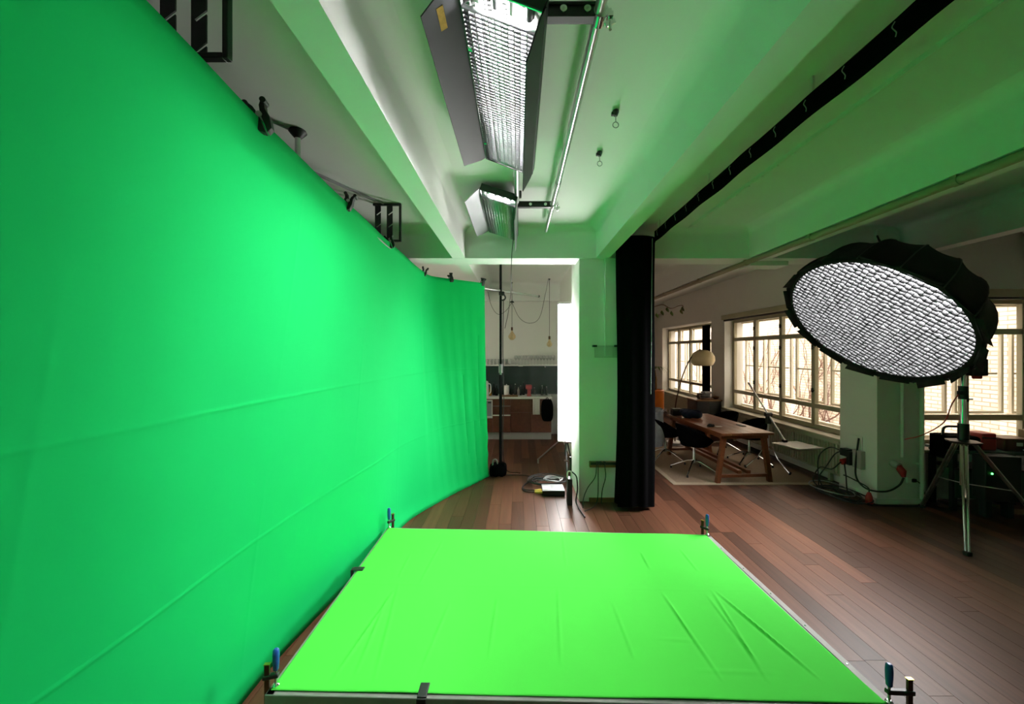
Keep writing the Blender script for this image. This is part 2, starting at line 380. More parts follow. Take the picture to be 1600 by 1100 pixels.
# ---------------------------------------------------------------- windows
def window(name, loc, rz, cols, zs, outer=True, hinges=True):
    """local x along the wall, local y outwards; cols = mullion positions, zs = (bottom, lower rail, upper rail, top)"""
    o = bpy.data.objects.new(name, None); COL.objects.link(o); o.location = loc; o.rotation_euler = (0, 0, rz); o['kind'] = 'structure'; ORG[o.name] = Vector((0, 0, 0))
    def layer(y, w, d, material, tag_, inset=0):
        for i, c in enumerate(cols): part(tag_ + 'mullion', MB().box(c - w / 2, y - d / 2, zs[0], c + w / 2, y + d / 2, zs[3]), material, o, bevel=.006)
        for j, z in enumerate(zs): part(tag_ + 'rail', MB().box(cols[0], y - d / 2 + .004, z - w / 2, cols[-1], y + d / 2 - .004, z + w / 2), material, o, bevel=.006)
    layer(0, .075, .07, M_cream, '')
    for a, b in zip(cols, cols[1:]):
        for z0, z1 in zip(zs, zs[1:]):
            part('pane', MB().box(a + .035, -.003, z0 + .035, b - .035, .003, z1 - .035), M_glass, o)
    for a, b in zip(cols, cols[1:]):                       # outer casements with a thin glazing bar
        m = MB(); y = .20; fw = .034
        A, B, C, D = a + .09, b - .02, zs[1] + .02, zs[2] + .0
        m.box(A, y - .02, C, A + fw, y + .02, D); m.box(B - fw, y - .02, C, B, y + .02, D)
        m.box(A + fw, y - .019, C, B - fw, y + .019, C + fw); m.box(A + fw, y - .019, D - fw, B - fw, y + .019, D)
        m.box((a + b) / 2 + .12, y - .018, zs[2] + .03, (a + b) / 2 + .155, y + .018, zs[3] - .05)
        zc = (zs[1] + zs[2]) / 2
        m.box(a + .1, y - .012, zc - .012, b - .1, y + .012, zc + .012)
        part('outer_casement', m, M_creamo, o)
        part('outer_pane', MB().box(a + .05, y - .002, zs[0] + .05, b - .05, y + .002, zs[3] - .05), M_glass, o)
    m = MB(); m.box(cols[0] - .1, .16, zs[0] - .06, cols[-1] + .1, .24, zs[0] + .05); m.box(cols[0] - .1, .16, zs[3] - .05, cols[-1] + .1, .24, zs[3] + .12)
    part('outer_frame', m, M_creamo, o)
    if hinges:
        for c in cols[1:-1]:
            for z in (zs[1] + .25, zs[2] - .2, zs[2] + .2):
                part('latch', MB().box(c - .012, -.055, z - .035, c + .012, -.03, z + .035).box(c + .005, -.065, z - .008, c + .055, -.05, z + .008), M_black, o)
    part('sill', MB().box(cols[0] - .1, -.26, zs[0] - .085, cols[-1] + .1, .02, zs[0] - .045), M_cream, o, bevel=.008)
    return o
ZS = (.715, 1.045, 2.195, 2.60)
# local +x -> world -Y when rz = -90 deg; local +y -> world +X
window('window_1', (FX, 8.63, 0), -PI / 2, [.02, .79, 1.57, 2.35, 3.17], ZS)
window('window_2', (FX, 12.35, 0), -PI / 2, [.02, .78, 1.55, 2.32, 3.10], ZS, hinges=False)
window('window_3', (5.17, 5.16, 0), 0, [.03, .81, 1.60, 2.36], ZS)
window('added_window', (X0 - .04, 6.5, 0), PI / 2, [.03, .80, 1.57], ZS, hinges=False)  # added behind the green cloth, unseen, to let daylight into the kitchen
def blind(name, a, b, label, horizontal=False):
    if horizontal: m = MB().box(a, 4.93, 2.63, b, 5.06, 2.735)
    else: m = MB().box(WX - .06, a, 2.635, WX + .10, b, 2.735)
    t = thing(name, label, 'blind', ((a + b) / 2, 4.99, 2.63) if horizontal else (WX, (a + b) / 2, 2.63))
    part('cassette', m, M_cream, t, bevel=.01)
    lo = MB().box(a + .03, 4.95, 2.60, b - .03, 4.97, 2.63) if horizontal else MB().box(WX - .02, a + .03, 2.60, WX, b - .03, 2.635)
    part('bottom_bar', lo, M_black, t)
blind('roller_blind', 5.43, 8.66, 'rolled-up blind over the wide window behind the wooden table')
blind('roller_blind', 5.16, 7.5, 'rolled-up blind over the window behind the round softbox', True)

# courtyard outside: brick wall and creeper
court = MB().box(8.6, 5.5, -1.5, 8.8, 26, 4.4)
solo('brick_wall', court, M_brick, 'pale yellow brick courtyard wall seen through the windows', 'wall', kind='structure')
solo('courtyard_ground', MB().box(5.06, 5.43, -1.6, 8.6, 26, -1.5), mat('ground_dark', (.16, .14, .12), .9), 'pale courtyard ground outside the windows', 'ground', kind='structure')
rv = random.Random(11); vm = MB()
for k in range(46):
    p = Vector((8.55, 9.0 + rv.random() * 9.0, -1.4 + rv.random() * 1.0)); a = PI / 2 + rv.uniform(-.7, .7); pts = [p.copy()]; rad = [rv.uniform(.012, .028)]
    for i in range(rv.randint(16, 30)):
        a += rv.uniform(-.38, .38); a = a * .94 + (PI / 2) * .06
        p = p + Vector((0, math.cos(a), math.sin(a))) * .17; p.x = 8.55 + rv.uniform(-.015, .01)
        if p.z > 4.3: break
        pts.append(p.copy()); rad.append(rad[-1] * .955)
        if i > 3 and rv.random() < .3:
            q = p.copy(); b = a + rv.choice((-1, 1)) * rv.uniform(.5, 1.1); sp = [q.copy()]
            for j in range(6): b += rv.uniform(-.4, .4); q = q + Vector((0, math.cos(b), math.sin(b))) * .13; sp.append(q.copy())
            vm.tube(sp, [rad[-1] * .6 * (1 - .1 * j) for j in range(7)], 4)
    if len(pts) > 3: vm.tube(pts, rad, 5)
solo('creeper', vm, M_vine, 'bare brown creeper branches climbing the courtyard wall outside', 'creeper', kind='stuff')

# radiators under the windows
def radiator(a, b, label):
    t = thing('radiator', label, 'radiator', (WX + .03, (a + b) / 2, .1))
    m = MB(); n = int((b - a) / .055); m.box(WX + .02, a, .12, WX + .075, b, .60); part('panel', m, M_radi, t, bevel=.006)
    r = MB()
    for i in range(n): y = a + .03 + i * .055; r.box(WX - .0, y, .15, WX + .022, y + .028, .57)
    part('convector_rib', r, M_radi, t, kind='stuff', bevel=.004)
    part('top_grille', MB().box(WX - .005, a, .60, WX + .08, b, .625), M_radi, t)
    for y in (a + .2, b - .2): part('foot', MB().box(WX + .02, y - .02, 0, WX + .07, y + .02, .13), M_radi, t)
radiator(5.55, 8.5, 'long ribbed radiator under the wide window beside the wooden table')
radiator(9.45, 12.2, 'far ribbed radiator under the window behind the arc lamp')

# ================================================================ GREEN BACKDROP
TOP = [(-.6, -1.07), (1.17, -1.14), (1.8, -1.195), (2.74, -1.235), (4.0, -1.27), (5.2, -1.285)]
tp = [Vector((x, y, 0)) for y, x in TOP] + [Vector((-1.265, 5.40, 0)), Vector((-1.20, 5.52, 0)), Vector((-.90, 5.76, 0)), Vector((-.535, 6.06, 0))]
bp_ = [Vector(p) for p in ((-1.60, -.6, 0), (-1.57, 1.0, 0), (-1.53, 2.13, 0), (-1.49, 2.69, 0), (-1.36, 3.6, 0), (-1.245, 4.39, 0), (-.93, 5.12, 0), (-.70, 5.52, 0), (-.465, 5.93, 0))]
def arclen(P):
    s = [0]
    for a, b in zip(P, P[1:]): s.append(s[-1] + (b - a).length)
    return [q / s[-1] for q in s]
def sampler(P):
    P = spline(P, 10); T = arclen(P)
    def f(u):
        for i in range(len(T) - 1):
            if u <= T[i + 1]: return P[i].lerp(P[i + 1], (u - T[i]) / max(1e-9, T[i + 1] - T[i]))
        return P[-1]
    return f
ft, fb = sampler(tp), sampler(bp_)
ZTOP = 3.0
rc = random.Random(3)
VF = [.24, .40, .555, .70]                                        # vertical press folds (u)
HF = [.885 / ZTOP, 1.66 / ZTOP]                      # horizontal press folds (v)
def lines(n, marks, w=.004):
    s = set(i / n for i in range(n + 1))
    for m in marks:
        for d in (-3, -2, -1, -.5, 0, .5, 1, 2, 3): s.add(min(1, max(0, m + d * w)))
    return sorted(s)
def backdrop(u, v):
    s = v ** 1.35                                                   # v = 0 floor, 1 top
    p = fb(u).lerp(ft(u), 1 - (1 - v) ** 1.25 if u > .8 else v); d = (fb(min(1, u + .01)) - fb(max(0, u - .01))).normalized(); nrm = Vector((d.y, -d.x, 0))
    z = ZTOP * v
    h = 0
    for m in HF: q = (v - m) / .0035; h += .0028 * math.exp(-q * q) * (.4 + .6 * abs(math.sin(u * 9 + m * 7)))
    for m in VF: q = (u - m) / .0020; h += .0012 * math.exp(-q * q) * abs(math.sin(v * 5 + m * 9))
    h += .008 * math.sin(u * 23 + 1.3 * math.sin(v * 4)) * (1 - v) + .004 * math.sin(u * 41 + v * 5)
    e = max(0, (u - .80) / .20)                                     # hanging folds near the free end
    h += e * (.018 * math.sin(u * 260 + 2.2 * v) + .012 * math.sin(u * 430 - 3 * v)) * (1 - .55 * v) * (.35 + .65 * math.sin(PI * min(1, v * 1.1)))
    h += e * .012 * math.exp(-((v - .20 - .12 * (1 - u)) / .02) ** 2) + e * .010 * math.exp(-((v - .11) / .015) ** 2)
    h += .02 * math.exp(-(v / .03) ** 2)                            # hem kicks out on the floor
    return p + nrm * h + Vector((0, 0, z + .004))
bk = MB().grid(backdrop, 0, 0, lines(150, VF, .0012), lines(60, HF, .002))
solo('green_backdrop', bk, M_screen, 'large green chroma-key cloth hanging along the left side of the studio', 'backdrop', solid=.003)
# support pipe of the cloth, its far pipe and poles
solo('support_pipe', MB().cyl((-1.18, -.5, 2.95), (-1.325, 5.42, 2.95), .018), M_steel, 'long steel pipe hidden behind the top of the green cloth', 'pipe')
pdir = Vector((.79, .61, -.02)).normalized(); p0 = Vector((-1.30, 5.50, 2.945))
t = thing('cross_pipe', 'bright silver pipe sticking out beyond the end of the green cloth', 'pipe', p0)
part('tube', MB().cyl(p0, p0 + pdir * 2.08, .021), M_steel, t)
part('end_cap', MB().cyl(p0 + pdir * 2.08, p0 + pdir * 2.10, .022), M_black, t)
def autopole(name, x, y, label, dark):
    t = thing(name, label, 'pole', (x, y, 0)); m1, m2 = (M_polep, M_polep) if dark else (M_steel, M_steel)
    part('upper_tube', MB().cyl((x, y, 1.6), (x, y, ZC - .05), .019), m1, t)
    part('lower_tube', MB().cyl((x, y, .03), (x, y, 1.62), .025), m2, t)
    part('foot', MB().lathe([(.05, 0), (.055, .015), (.028, .04)], (x, y, 0)), M_blackp, t)
    part('ceiling_cup', MB().lathe([(.022, ZC - .055), (.045, ZC - .03), (.06, ZC - .012), (.055, ZC)], (x, y, 0)), M_blackp, t)
    part('lock', MB().cyl((x, y, 1.58), (x, y, 1.72), .032).bar((x, y - .03, 1.70), (x, y - .035, 1.55), .03, .012), M_grey if dark else M_blackp, t)
    return t
autopole('autopole', -1.58, 2.75, 'silver telescopic pole with black ceiling cup above the green cloth', False)
ep = autopole('autopole', -.29, 6.27, 'tall black telescopic pole at the far end of the green cloth', True)
cl = at(784, 458, 6.25)
cm = thing('pipe_clamp', 'black clamp holding the silver pipe to the black pole', 'clamp', (cl.x, 6.23, cl.z - .06))
part('jaw', MB().cbox((cl.x, 6.24, cl.z - .01), (.09, .08, .06)), M_black, cm, bevel=.01)
part('hook', MB().tube(spline([(cl.x + .04, 6.22, cl.z - .03), (cl.x + .06, 6.22, cl.z - .08), (cl.x + .03, 6.22, cl.z - .12), (cl.x - .01, 6.22, cl.z - .11)], 5), .012, 8), M_black, cm)
solo('hanging_cable', MB().tube(spline([(cl.x + .03, 6.21, cl.z - .1), (cl.x + .02, 6.2, 2.0), (cl.x + .035, 6.2, 1.2), (cl.x + .02, 6.2, .55), (cl.x + .07, 6.15, .05), (cl.x + .3, 6.05, .012)], 6), .007, 6), M_blackp, 'thin black cable running down beside the black pole', 'cable')
# sandbag on the pole's foot
sb = thing('sandbag', 'black sandbag slumped at the foot of the black pole', 'sandbag', (-.33, 5.98, 0))
def pillow(c, d, n=14, dent=.25):
    def fn(u, v):
        a = (u - .5) * PI; b = v * 2 * PI
        e = lambda q, w: math.copysign(abs(q) ** w, q)
        return (c[0] + d[0] / 2 * e(math.cos(a), .45) * e(math.cos(b), .6), c[1] + d[1] / 2 * e(math.cos(a), .45) * e(math.sin(b), .6), c[2] + d[2] / 2 * e(math.sin(a), .8) + .01 * math.sin(7 * b))
    return MB().grid(fn, n, 2 * n)
part('bag', pillow((-.30, 5.98, .095), (.24, .26, .19)), M_blackc, sb); part('bag', pillow((-.40, 6.0, .08), (.10, .24, .16)), M_blackc, sb)
part('strap', MB().tube(spline([(-.40, 5.96, .13), (-.39, 5.95, .24), (-.34, 5.95, .25), (-.32, 5.96, .15)], 5), .012, 8), M_grey, sb)

# black spring clamps along the cloth's top edge
def spring_clamp():
    t = thing('spring_clamp', '', 'clamp', (0, 0, 0), group='spring clamps along the top of the green cloth')
    for s in (-1, 1):
        lev = [(s * .003, 0, -.085), (s * .030, 0, -.070), (s * .040, 0, -.02), (s * .034, 0, .02), (s * .044, 0, .055), (s * .034, 0, .066), (s * .014, 0, .040), (s * .004, 0, .0), (s * .006, 0, -.045)]
        j = part('lever', MB().prism([(a, -.024, c) for a, b, c in lev], (0, .048, 0)), M_blackp, t, bevel=.003)
        part('pad', MB().cbox((s * .010, 0, -.070), (.012, .040, .022)), M_black, j, bevel=.004)
        part('grip', MB().cyl((s * .040, -.027, .058), (s * .040, .027, .058), .014, 12), M_blackp, j)
    part('pivot', MB().cyl((0, -.030, .0), (0, .030, .0), .014, 12), M_steel, t)
    return t
sc0 = spring_clamp()
def pt_top(px, py):
    Y = (ZTOP - CAMZ) * F / (CY - py); return Y
spots = [(-1.195, 1.78, .25, 'nearest the camera, below the telescopic pole'), (-1.235, 2.80, .1, 'between the telescopic pole and the slotted rack'),
         (-1.268, 3.80, .1, 'just in front of the far slotted rack'), (-1.285, 5.25, .3, 'right at the corner where the cloth turns'),
         (-1.0, 5.68, -.9, 'midway along the short end of the cloth'), (-.56, 6.04, -.9, 'at the free end beside the silver pipe')]
for i, (x, y, r, w) in enumerate(spots):
    o = sc0 if i == 0 else copy_tree(sc0); o.location = (x, y, ZTOP + .02); o.rotation_euler = (.12 * (-1) ** i, .25 if i % 2 else -.35, r)
    o.scale = (.95, .95, .95) if i == 0 else (.85, .85, .85); o['label'] = 'black spring clamp on the cloth edge ' + w

# slotted roll holders hanging from the ceiling
def roll_rack(y, xr, zb, label):
    zt = ZC - .004; w = .30; xl = xr - w; d = .03
    t = thing('roll_rack', label, 'rack', (xr - w / 2, y, zb), group='slotted racks above the green cloth')
    for nm, b in (('frame_bar', (xr - .022, y - d / 2, zb, xr, y + d / 2, zt)), ('frame_bar', (xl, y - d / 2, zb, xr - .022, y + d / 2, zb + .022)), ('frame_bar', (xl, y - d / 2, zt - .022, xr - .022, y + d / 2, zt))):
        part(nm, MB().box(*b), M_black, t, bevel=.003)
    for x in (xl + .02, xl + .145):
        poly = [(x, zb + .01), (x + .062, zb + .01)]; n = 3; H = zt - zb - .02
        for k in range(n):
            z = zb + .05 + k * H / n
            poly += [(x + .062, z + .004), (x + .022, z - .026), (x + .015, z - .016), (x + .062, z + .020)]
        poly += [(x + .062, zt - .01), (x, zt - .01)]
        part('slotted_upright', MB().prism([(a, y - .003, b) for a, b in poly], (0, .006, 0)), M_black, t)
    return t
roll_rack(1.545, -1.16, CAMZ + 1.172, 'black slotted rack nearest the camera, cut off by the picture top')
roll_rack(4.10, -1.25, CAMZ + 1.168, 'small far black slotted rack on the ceiling above the green cloth')
for a, b, w in (((-1.42, 4.12), (-2.05, 2.85), 'upper of the two reaching the far rack'), ((-1.50, 4.02), (-2.13, 2.75), 'lower of the two reaching the far rack'), ((-1.62, 2.72), (-2.35, 1.70), 'running to the ceiling cup of the silver pole')):
    solo('ceiling_shadow_line', MB().tube([(a[0], a[1], ZC - .008), (b[0], b[1], ZC - .008)], .008, 6), M_grey, 'thin grey tube drawn for a shadow line on the ceiling, ' + w, 'cable', group='ceiling shadow lines')  # grey tubes laid where shadows of rack and pole fall on the ceiling

# ================================================================ GREEN DECK
NL, NR, FR, FL = Vector((-1.28, 1.935, 0)), Vector((1.85, 1.86, 0)), Vector((1.805, 3.63, 0)), Vector((-1.29, 3.775, 0))
DZ = .20
def deck(u, v, z=0): p = NL.lerp(NR, u).lerp(FL.lerp(FR, u), v); return Vector((p.x, p.y, z))
dk = thing('stage_deck', 'low stage deck with aluminium edges standing on the wooden floor', 'platform', ((NL + NR + FR + FL) / 4))
def edge(a, b, w, z0, z1, inward):
    i = Vector(inward).normalized() * w; A, B = Vector(a), Vector(b)
    return MB().prism([A + Vector((0, 0, z0)), B + Vector((0, 0, z0)), B + i + Vector((0, 0, z0)), A + i + Vector((0, 0, z0))], (0, 0, z1 - z0))
for (a, b, inn) in ((NL, NR, (0, 1, 0)), (NR, FR, (-1, 0, 0)), (FR, FL, (0, -1, 0)), (FL, NL, (1, 0, 0))):
    part('edge_rail', edge(a, b, .045, .10, DZ - .002, inn), M_alu, dk, bevel=.004)
part('top_board', MB().prism([deck(.012, .02, .17), deck(.988, .02, .17), deck(.988, .98, .17), deck(.012, .98, .17)], (0, 0, .025)), M_grey, dk)
for u in (.05, .5, .95):
    for v in (.08, .92): p = deck(u, v); part('leg', MB().box(p.x - .025, p.y - .025, 0, p.x + .025, p.y + .025, .18), M_alu, dk)
rv2 = MB()
for v in (.15, .32, .50, .68, .86):
    p = deck(.996, v); rv2.lathe([(.006, DZ - .002), (.004, DZ + .001)], (p.x - .012, p.y, 0), 8)
part('rivet', rv2, M_chrome, dk, kind='stuff')
CR = [((609, 935), (532, 1046), .010), ((603, 943), (562, 1040), .008), ((620, 925), (590, 1046), .006), ((776, 943), (765, 1019), .007), ((872, 930), (876, 1025), .006), ((960, 950), (987, 1020), .007),
      ((1043, 939), (1116, 1046), .012), ((1120, 935), (1188, 1046), .011), ((1131, 935), (1257, 1042), .015), ((1112, 940), (1180, 1030), .008), ((1003, 866), (1014, 887), .008), ((1065, 862), (1088, 890), .006),
      ((690, 850), (660, 905), .004), ((880, 840), (884, 880), .004), ((700, 950), (660, 1046), .006), ((545, 912), (1230, 925), .0010), ((1100, 1050), (1200, 1052), .004), ((1030, 1000), (1090, 1003), .004), ((640, 870), (625, 900), .004)]
CRW = [(on(*a, DZ), on(*b, DZ), h) for a, b, h in CR]
def deckcloth(u, v):
    p = deck(u, v, DZ + .004); h = 0
    for a, b, am in CRW:
        d = Vector((b.x - a.x, b.y - a.y)); L = d.length; d /= L; q = Vector((p.x - a.x, p.y - a.y)); s = q.dot(d) / L
        if -.15 < s < 1.15:
            dist = q.x * d.y - q.y * d.x; f = max(0, math.sin(PI * min(1, max(0, (s + .15) / 1.3)))) ** .7
            h += .6 * am * f * (math.exp(-(dist / .009) ** 2) - .35 * math.exp(-((dist - .018) / .012) ** 2))
    h += .002 * math.sin(p.x * 4.1 + p.y * 2.3) + .0012 * math.sin(p.x * 9 - p.y * 3)
    e = min(u, 1 - u) * 3; w = .01 * math.sin(v * 9 + u * 3) if min(u, 1 - u) < .02 else 0
    return p + Vector((0, w * .3, h))
def trim(fn):
    def g(u, v): return fn(.006 + u * (.981 - .003 * math.sin(v * PI) * 3), .012 + v * .976)
    return g
dc = MB().grid(trim(deckcloth), 400, 150)
solo('deck_cloth', dc, M_deck, 'bright green cloth stretched over the low stage deck', 'cloth', solid=.002)
def f_clamp(name, p, out, label, s=.10):
    p = Vector(p); o = Vector(out).normalized()
    t = thing(name, label, 'clamp', (p.x, p.y, DZ), group='blue-handled clamps on the deck corners'); z = DZ + .006
    q = p + o * s
    part('bar', MB().bar((q.x, q.y, DZ - .13), (q.x, q.y, z + .115), .014, .024, up=(o.x, o.y, 0)), M_copper, t, bevel=.002)
    part('bar_end', MB().bar((q.x, q.y, z + .115), (q.x, q.y, z + .119), .018, .028, up=(o.x, o.y, 0)), M_gold, t)
    part('sliding_arm', MB().bar((q.x + o.x * .02, q.y + o.y * .02, z + .050), (p.x - o.x * .014, p.y - o.y * .014, z + .056), .024, .022), M_black, t, bevel=.004)
    part('lower_jaw', MB().bar((q.x + o.x * .01, q.y + o.y * .01, DZ - .125), (p.x, p.y, DZ - .115), .022, .022), M_black, t, bevel=.004)
    part('screw', MB().cyl((p.x, p.y, z + .012), (p.x, p.y, z + .09), .006, 10), M_steel, t)
    part('pad', MB().lathe([(.016, z), (.017, z + .006), (.008, z + .014)], (p.x, p.y, 0), 14), M_chrome, t)
    h = part('handle', MB().lathe([(.009, z + .080), (.013, z + .086), (.0155, z + .12), (.0165, z + .16), (.0145, z + .185), (.008, z + .192)], (p.x, p.y, 0), 14), M_blue, t)
    return t
f_clamp('f_clamp', (NL.x + .030, NL.y + .045, 0), (-1, -.15, 0), 'blue-handled clamp on the near left corner of the green deck', .042)
f_clamp('f_clamp', (NR.x - .03, NR.y + .025, 0), (1, 0, 0), 'dark blue clamp on the near right corner of the green deck')
f_clamp('f_clamp', (FR.x - .03, FR.y - .02, 0), (-.5, 1, 0), 'blue-handled clamp on the far right corner of the green deck', .05)
f_clamp('f_clamp', (FL.x + .025, FL.y - .02, 0), (.5, 1, 0), 'blue-handled clamp on the far left corner of the green deck', .05)
def clip(p, d, label):
    p = Vector(p); d = Vector(d).normalized(); t = thing('edge_clip', label, 'clip', (p.x, p.y, DZ)); s = d.cross(Vector((0, 0, 1)))
    m = MB().bar(p - s * .024 + Vector((0, 0, .009)), p + s * .024 + Vector((0, 0, .009)), .085, .008); part('top_strap', m, M_blackp, t, bevel=.003)
    q = p - d * .05; part('side_strap', MB().bar(q - s * .024 + Vector((0, 0, -.03)), q + s * .024 + Vector((0, 0, -.03)), .008, .08), M_blackp, t, bevel=.003)
c1 = NL.lerp(NR, .255); clip((c1.x, c1.y + .035, DZ), (0, 1, 0), 'black strap clip on the near edge of the green deck')
c2 = NL.lerp(FL, .60); clip((c2.x + .02, c2.y, DZ), (1, 0, 0), 'small black strap clip on the left edge of the green deck')

# ================================================================ CEILING TUBE LIGHTS
def kino(name, Yn, Yf, XL, XR, ZL, ZR, label, tube_mat, door_mat, doors, lit_label):
    """louvre opening from (XL, ZL) to (XR, ZR), running Yn..Yf; ZL > ZR"""
    a = Vector((XL, 0, ZL)); b = Vector((XR, 0, ZR)); ax = (b - a).normalized(); w = (b - a).length
    n = Vector((ax.z, 0, -ax.x));                       # emitting direction (down and to the left)
    if n.z > 0: n = -n
    Y_ = Vector((0, 1, 0)); c0 = (a + b) / 2
    def P(s, y, h): return c0 + ax * s + Y_ * y + (-n) * h          # s across, y along, h back from louvre
    t = thing(name, label, 'studio light', (c0.x, (Yn + Yf) / 2, c0.z), group='tube lights under the ceiling')
    ya, yb = Yn - .12, Yf + .03; hw = w / 2 + .02
    ys = .062 / .115
    def slab(s0, s1, y0, y1, h0, h1): h0, h1 = h0 * ys, h1 * ys; return MB().prism([P(s0, y0, h0), P(s1, y0, h0), P(s1, y0, h1), P(s0, y0, h1)], (0, y1 - y0, 0))
    part('housing', slab(-hw, hw, ya, yb, .095, .115), M_black, t)
    for s0, s1 in ((-hw - .006, -hw), (hw, hw + .006)): part('side_wall', slab(s0, s1, ya, yb, -.004, .115), M_black, t)
    part('end_plate', slab(-hw, hw, ya - .006, ya, .0, .115), M_black, t); part('end_plate', slab(-hw, hw, yb, yb + .006, .0, .115), M_black, t)
    prof = []
    for k in range(9): q = -1 + 2 * k / 8; prof.append((hw * q * .995, .016 + .034 * (1 - abs(q) ** 3)))
    part('reflector', MB().grid(lambda u, v: P(prof[int(round(u * 8))][0], ya + .004 + (yb - ya - .008) * v, prof[int(round(u * 8))][1]), 8, 1), M_reflector, t)
    part('reflector_end', slab(-hw, hw, ya + .004, ya + .010, .004, .09), M_reflector, t)
    for k in range(4):
        s = (-1.5 + k) * w / 4.2
        tb = part('tube', MB().cyl(P(s, Yn - .02, .036), P(s, Yf - .02, .036), .014, 10), tube_mat, t)
        part('tube_socket', MB().cyl(P(s, Yn - .085, .036), P(s, Yn - .02, .036), .017, 12), M_blackp if k % 2 else M_grey, tb)
        part('tube_socket', MB().cyl(P(s, Yf - .02, .036), P(s, Yf + .02, .036), .017, 12), M_blackp, tb)
    lvd = .006 if Yn < 2 else .022
    g = MB(); N = int((Yf - Yn) / .0235)
    for i in range(N + 1):
        y = Yn + (Yf - Yn) * i / N; g.add([P(-hw, y, -lvd), P(hw, y, -lvd), P(hw, y, .018), P(-hw, y, .018)], [(0, 1, 2, 3)])
    for i in range(13):
        s = -hw + 2 * hw * i / 12; g.add([P(s, Yn, -lvd), P(s, Yf, -lvd), P(s, Yf, .018), P(s, Yn, .018)], [(0, 1, 2, 3)])
    lv = part('louvre', g, M_louver, t, kind='stuff', solid=.0026)
    for y in (Yn + .22, Yf - .2):
        part('louvre_clip', slab(-hw, -hw + .02, y - .012, y + .012, -.01, .0), M_reflector, lv)
    for side, (dx, dz, yy0, yy1, dm) in zip((-1, 1), doors):
        h0 = P(side * (hw + .004), 0, .02); e = Vector((dx, 0, dz)); d = e.normalized(); th = Vector((d.z, 0, -d.x)) * .003
        ch = .07
        poly = [h0 + Y_ * (ya), h0 + e * .25 + Y_ * (ya), h0 + e + Y_ * (ya + ch + yy0), h0 + e + Y_ * (yb - ch + yy1), h0 + e * .25 + Y_ * yb, h0 + Y_ * yb]
        m = MB(); m.prism([q - th for q in poly], th * 2); dr = part('barn_door', m, dm, t)
        part('hinge', MB().cyl(h0 + Y_ * ya, h0 + Y_ * yb, .006, 8), M_black, dr)
        if side < 0 and Yn < 2:
            q = h0 + e * .55 + Y_ * (ya + .13) + (th.normalized() * (.004 if th.z < 0 else -.004))
            part('label_plate', MB().bar(q - Y_ * .055 + d * 0, q + Y_ * .055, .032, .002, up=tuple(th)), M_gold, dr)
    return t, P, hw, ya, yb
k1, P1, hw1, a1, b1 = kino('ceiling_tube_light', 1.63, 2.89, -.222, .075, CAMZ + 1.455, CAMZ + 1.342, 'large lit four-tube ceiling light with black barn doors nearest the camera', M_tube, M_door,
     ((-.165, -.105, 0, 0, M_door), (-.072, -.165, .0, 0, M_door)), '')
k2, P2, hw2, a2, b2 = kino('ceiling_tube_light', 3.67, 4.74, -.335, -.045, CAMZ + 1.486, CAMZ + 1.395, 'smaller far tube ceiling light with silver barn doors near the cross beam', M_tube2, M_doorg,
     ((-.155, -.105, 0, 0, M_doorg), (-.02, -.17, .0, .02, M_doorg)), '')
# steel pipes and mounting arms on the ceiling
PXR, PZ = .352, CAMZ + 1.45
pp = thing('ceiling_pipe', 'long shiny steel pipe running along the ceiling right of the tube lights', 'pipe', (PXR, 2.7, PZ))
part('tube', MB().cyl((PXR - .003, -.8, PZ), (PXR - .01, 3.35, PZ), .024), M_steel, pp); part('tube', MB().cyl((PXR - .01, 3.33, PZ), (PXR - .02, 4.62, PZ), .021), M_steel, pp)
part('joint', MB().cyl((PXR - .01, 3.28, PZ), (PXR - .01, 3.36, PZ), .028), M_steel, pp)
for y in (.9, 3.0, 4.4): part('hanger', MB().box(PXR - .012, y - .015, PZ, PXR + .002, y + .015, ZC), M_steel, pp)
p2 = thing('ceiling_pipe', 'second steel pipe hidden above the tube lights', 'pipe', (-.015, 2.5, CAMZ + 1.52))
part('tube', MB().cyl((-.015, .6, CAMZ + 1.452), (-.015, 3.72, CAMZ + 1.452), .022), M_steel, p2)
part('clamp_block', MB().cbox((-.0, 3.72, CAMZ + 1.52), (.06, .05, .06)), M_black, p2, bevel=.005)
def arm(y, x0, x1, z, label):
    t = thing('mounting_arm', label, 'bracket', ((x0 + x1) / 2, y, z - .03))
    part('channel', MB().box(x0, y - .022, z - .024, x1, y + .022, z + .024).box(x0, y - .034, z + .018, x1, y - .020, z + .03), M_black, t, bevel=.003)
    for f in (.42, .84):
        x = x0 + (x1 - x0) * f
        b = part('bolt', MB().cyl((x, y - .022, z), (x, y - .034, z), .015, 16), M_chrome, t)
        part('hex_recess', MB().cyl((x, y - .034, z), (x, y - .036, z), .006, 6), M_steel, b)
    part('pipe_clamp', MB().cyl((x1 + .02, y - .03, PZ), (x1 + .02, y + .03, PZ), .032, 16), M_chrome, t)
    w = part('wing_nut', MB().cyl((x1 + .065, y, PZ + .03), (x1 + .065, y, PZ - .06), .007, 8).bar((x1 + .045, y, PZ - .04), (x1 + .085, y, PZ - .02), .008, .022).cbox((x1 + .06, y, PZ), (.03, .03, .02)), M_chrome, t)
arm(1.66, .09, PXR - .02, CAMZ + 1.455, 'black bracket with round bolts fixing the near tube light')
arm(3.80, -.03, PXR - .03, CAMZ + 1.445, 'thin black bracket fixing the far tube light to the pipe')
solo('light_cable', MB().tube(spline([(-.06, 4.72, 3.33), (-.08, 4.75, 3.15), (-.09, 4.78, 2.9), (-.10, 5.2, 2.75), (-.16, 6.1, 2.55), (-.22, 6.22, 2.3)], 6), .005, 6), M_blackp, 'thin black cable hanging below the far tube light', 'cable')
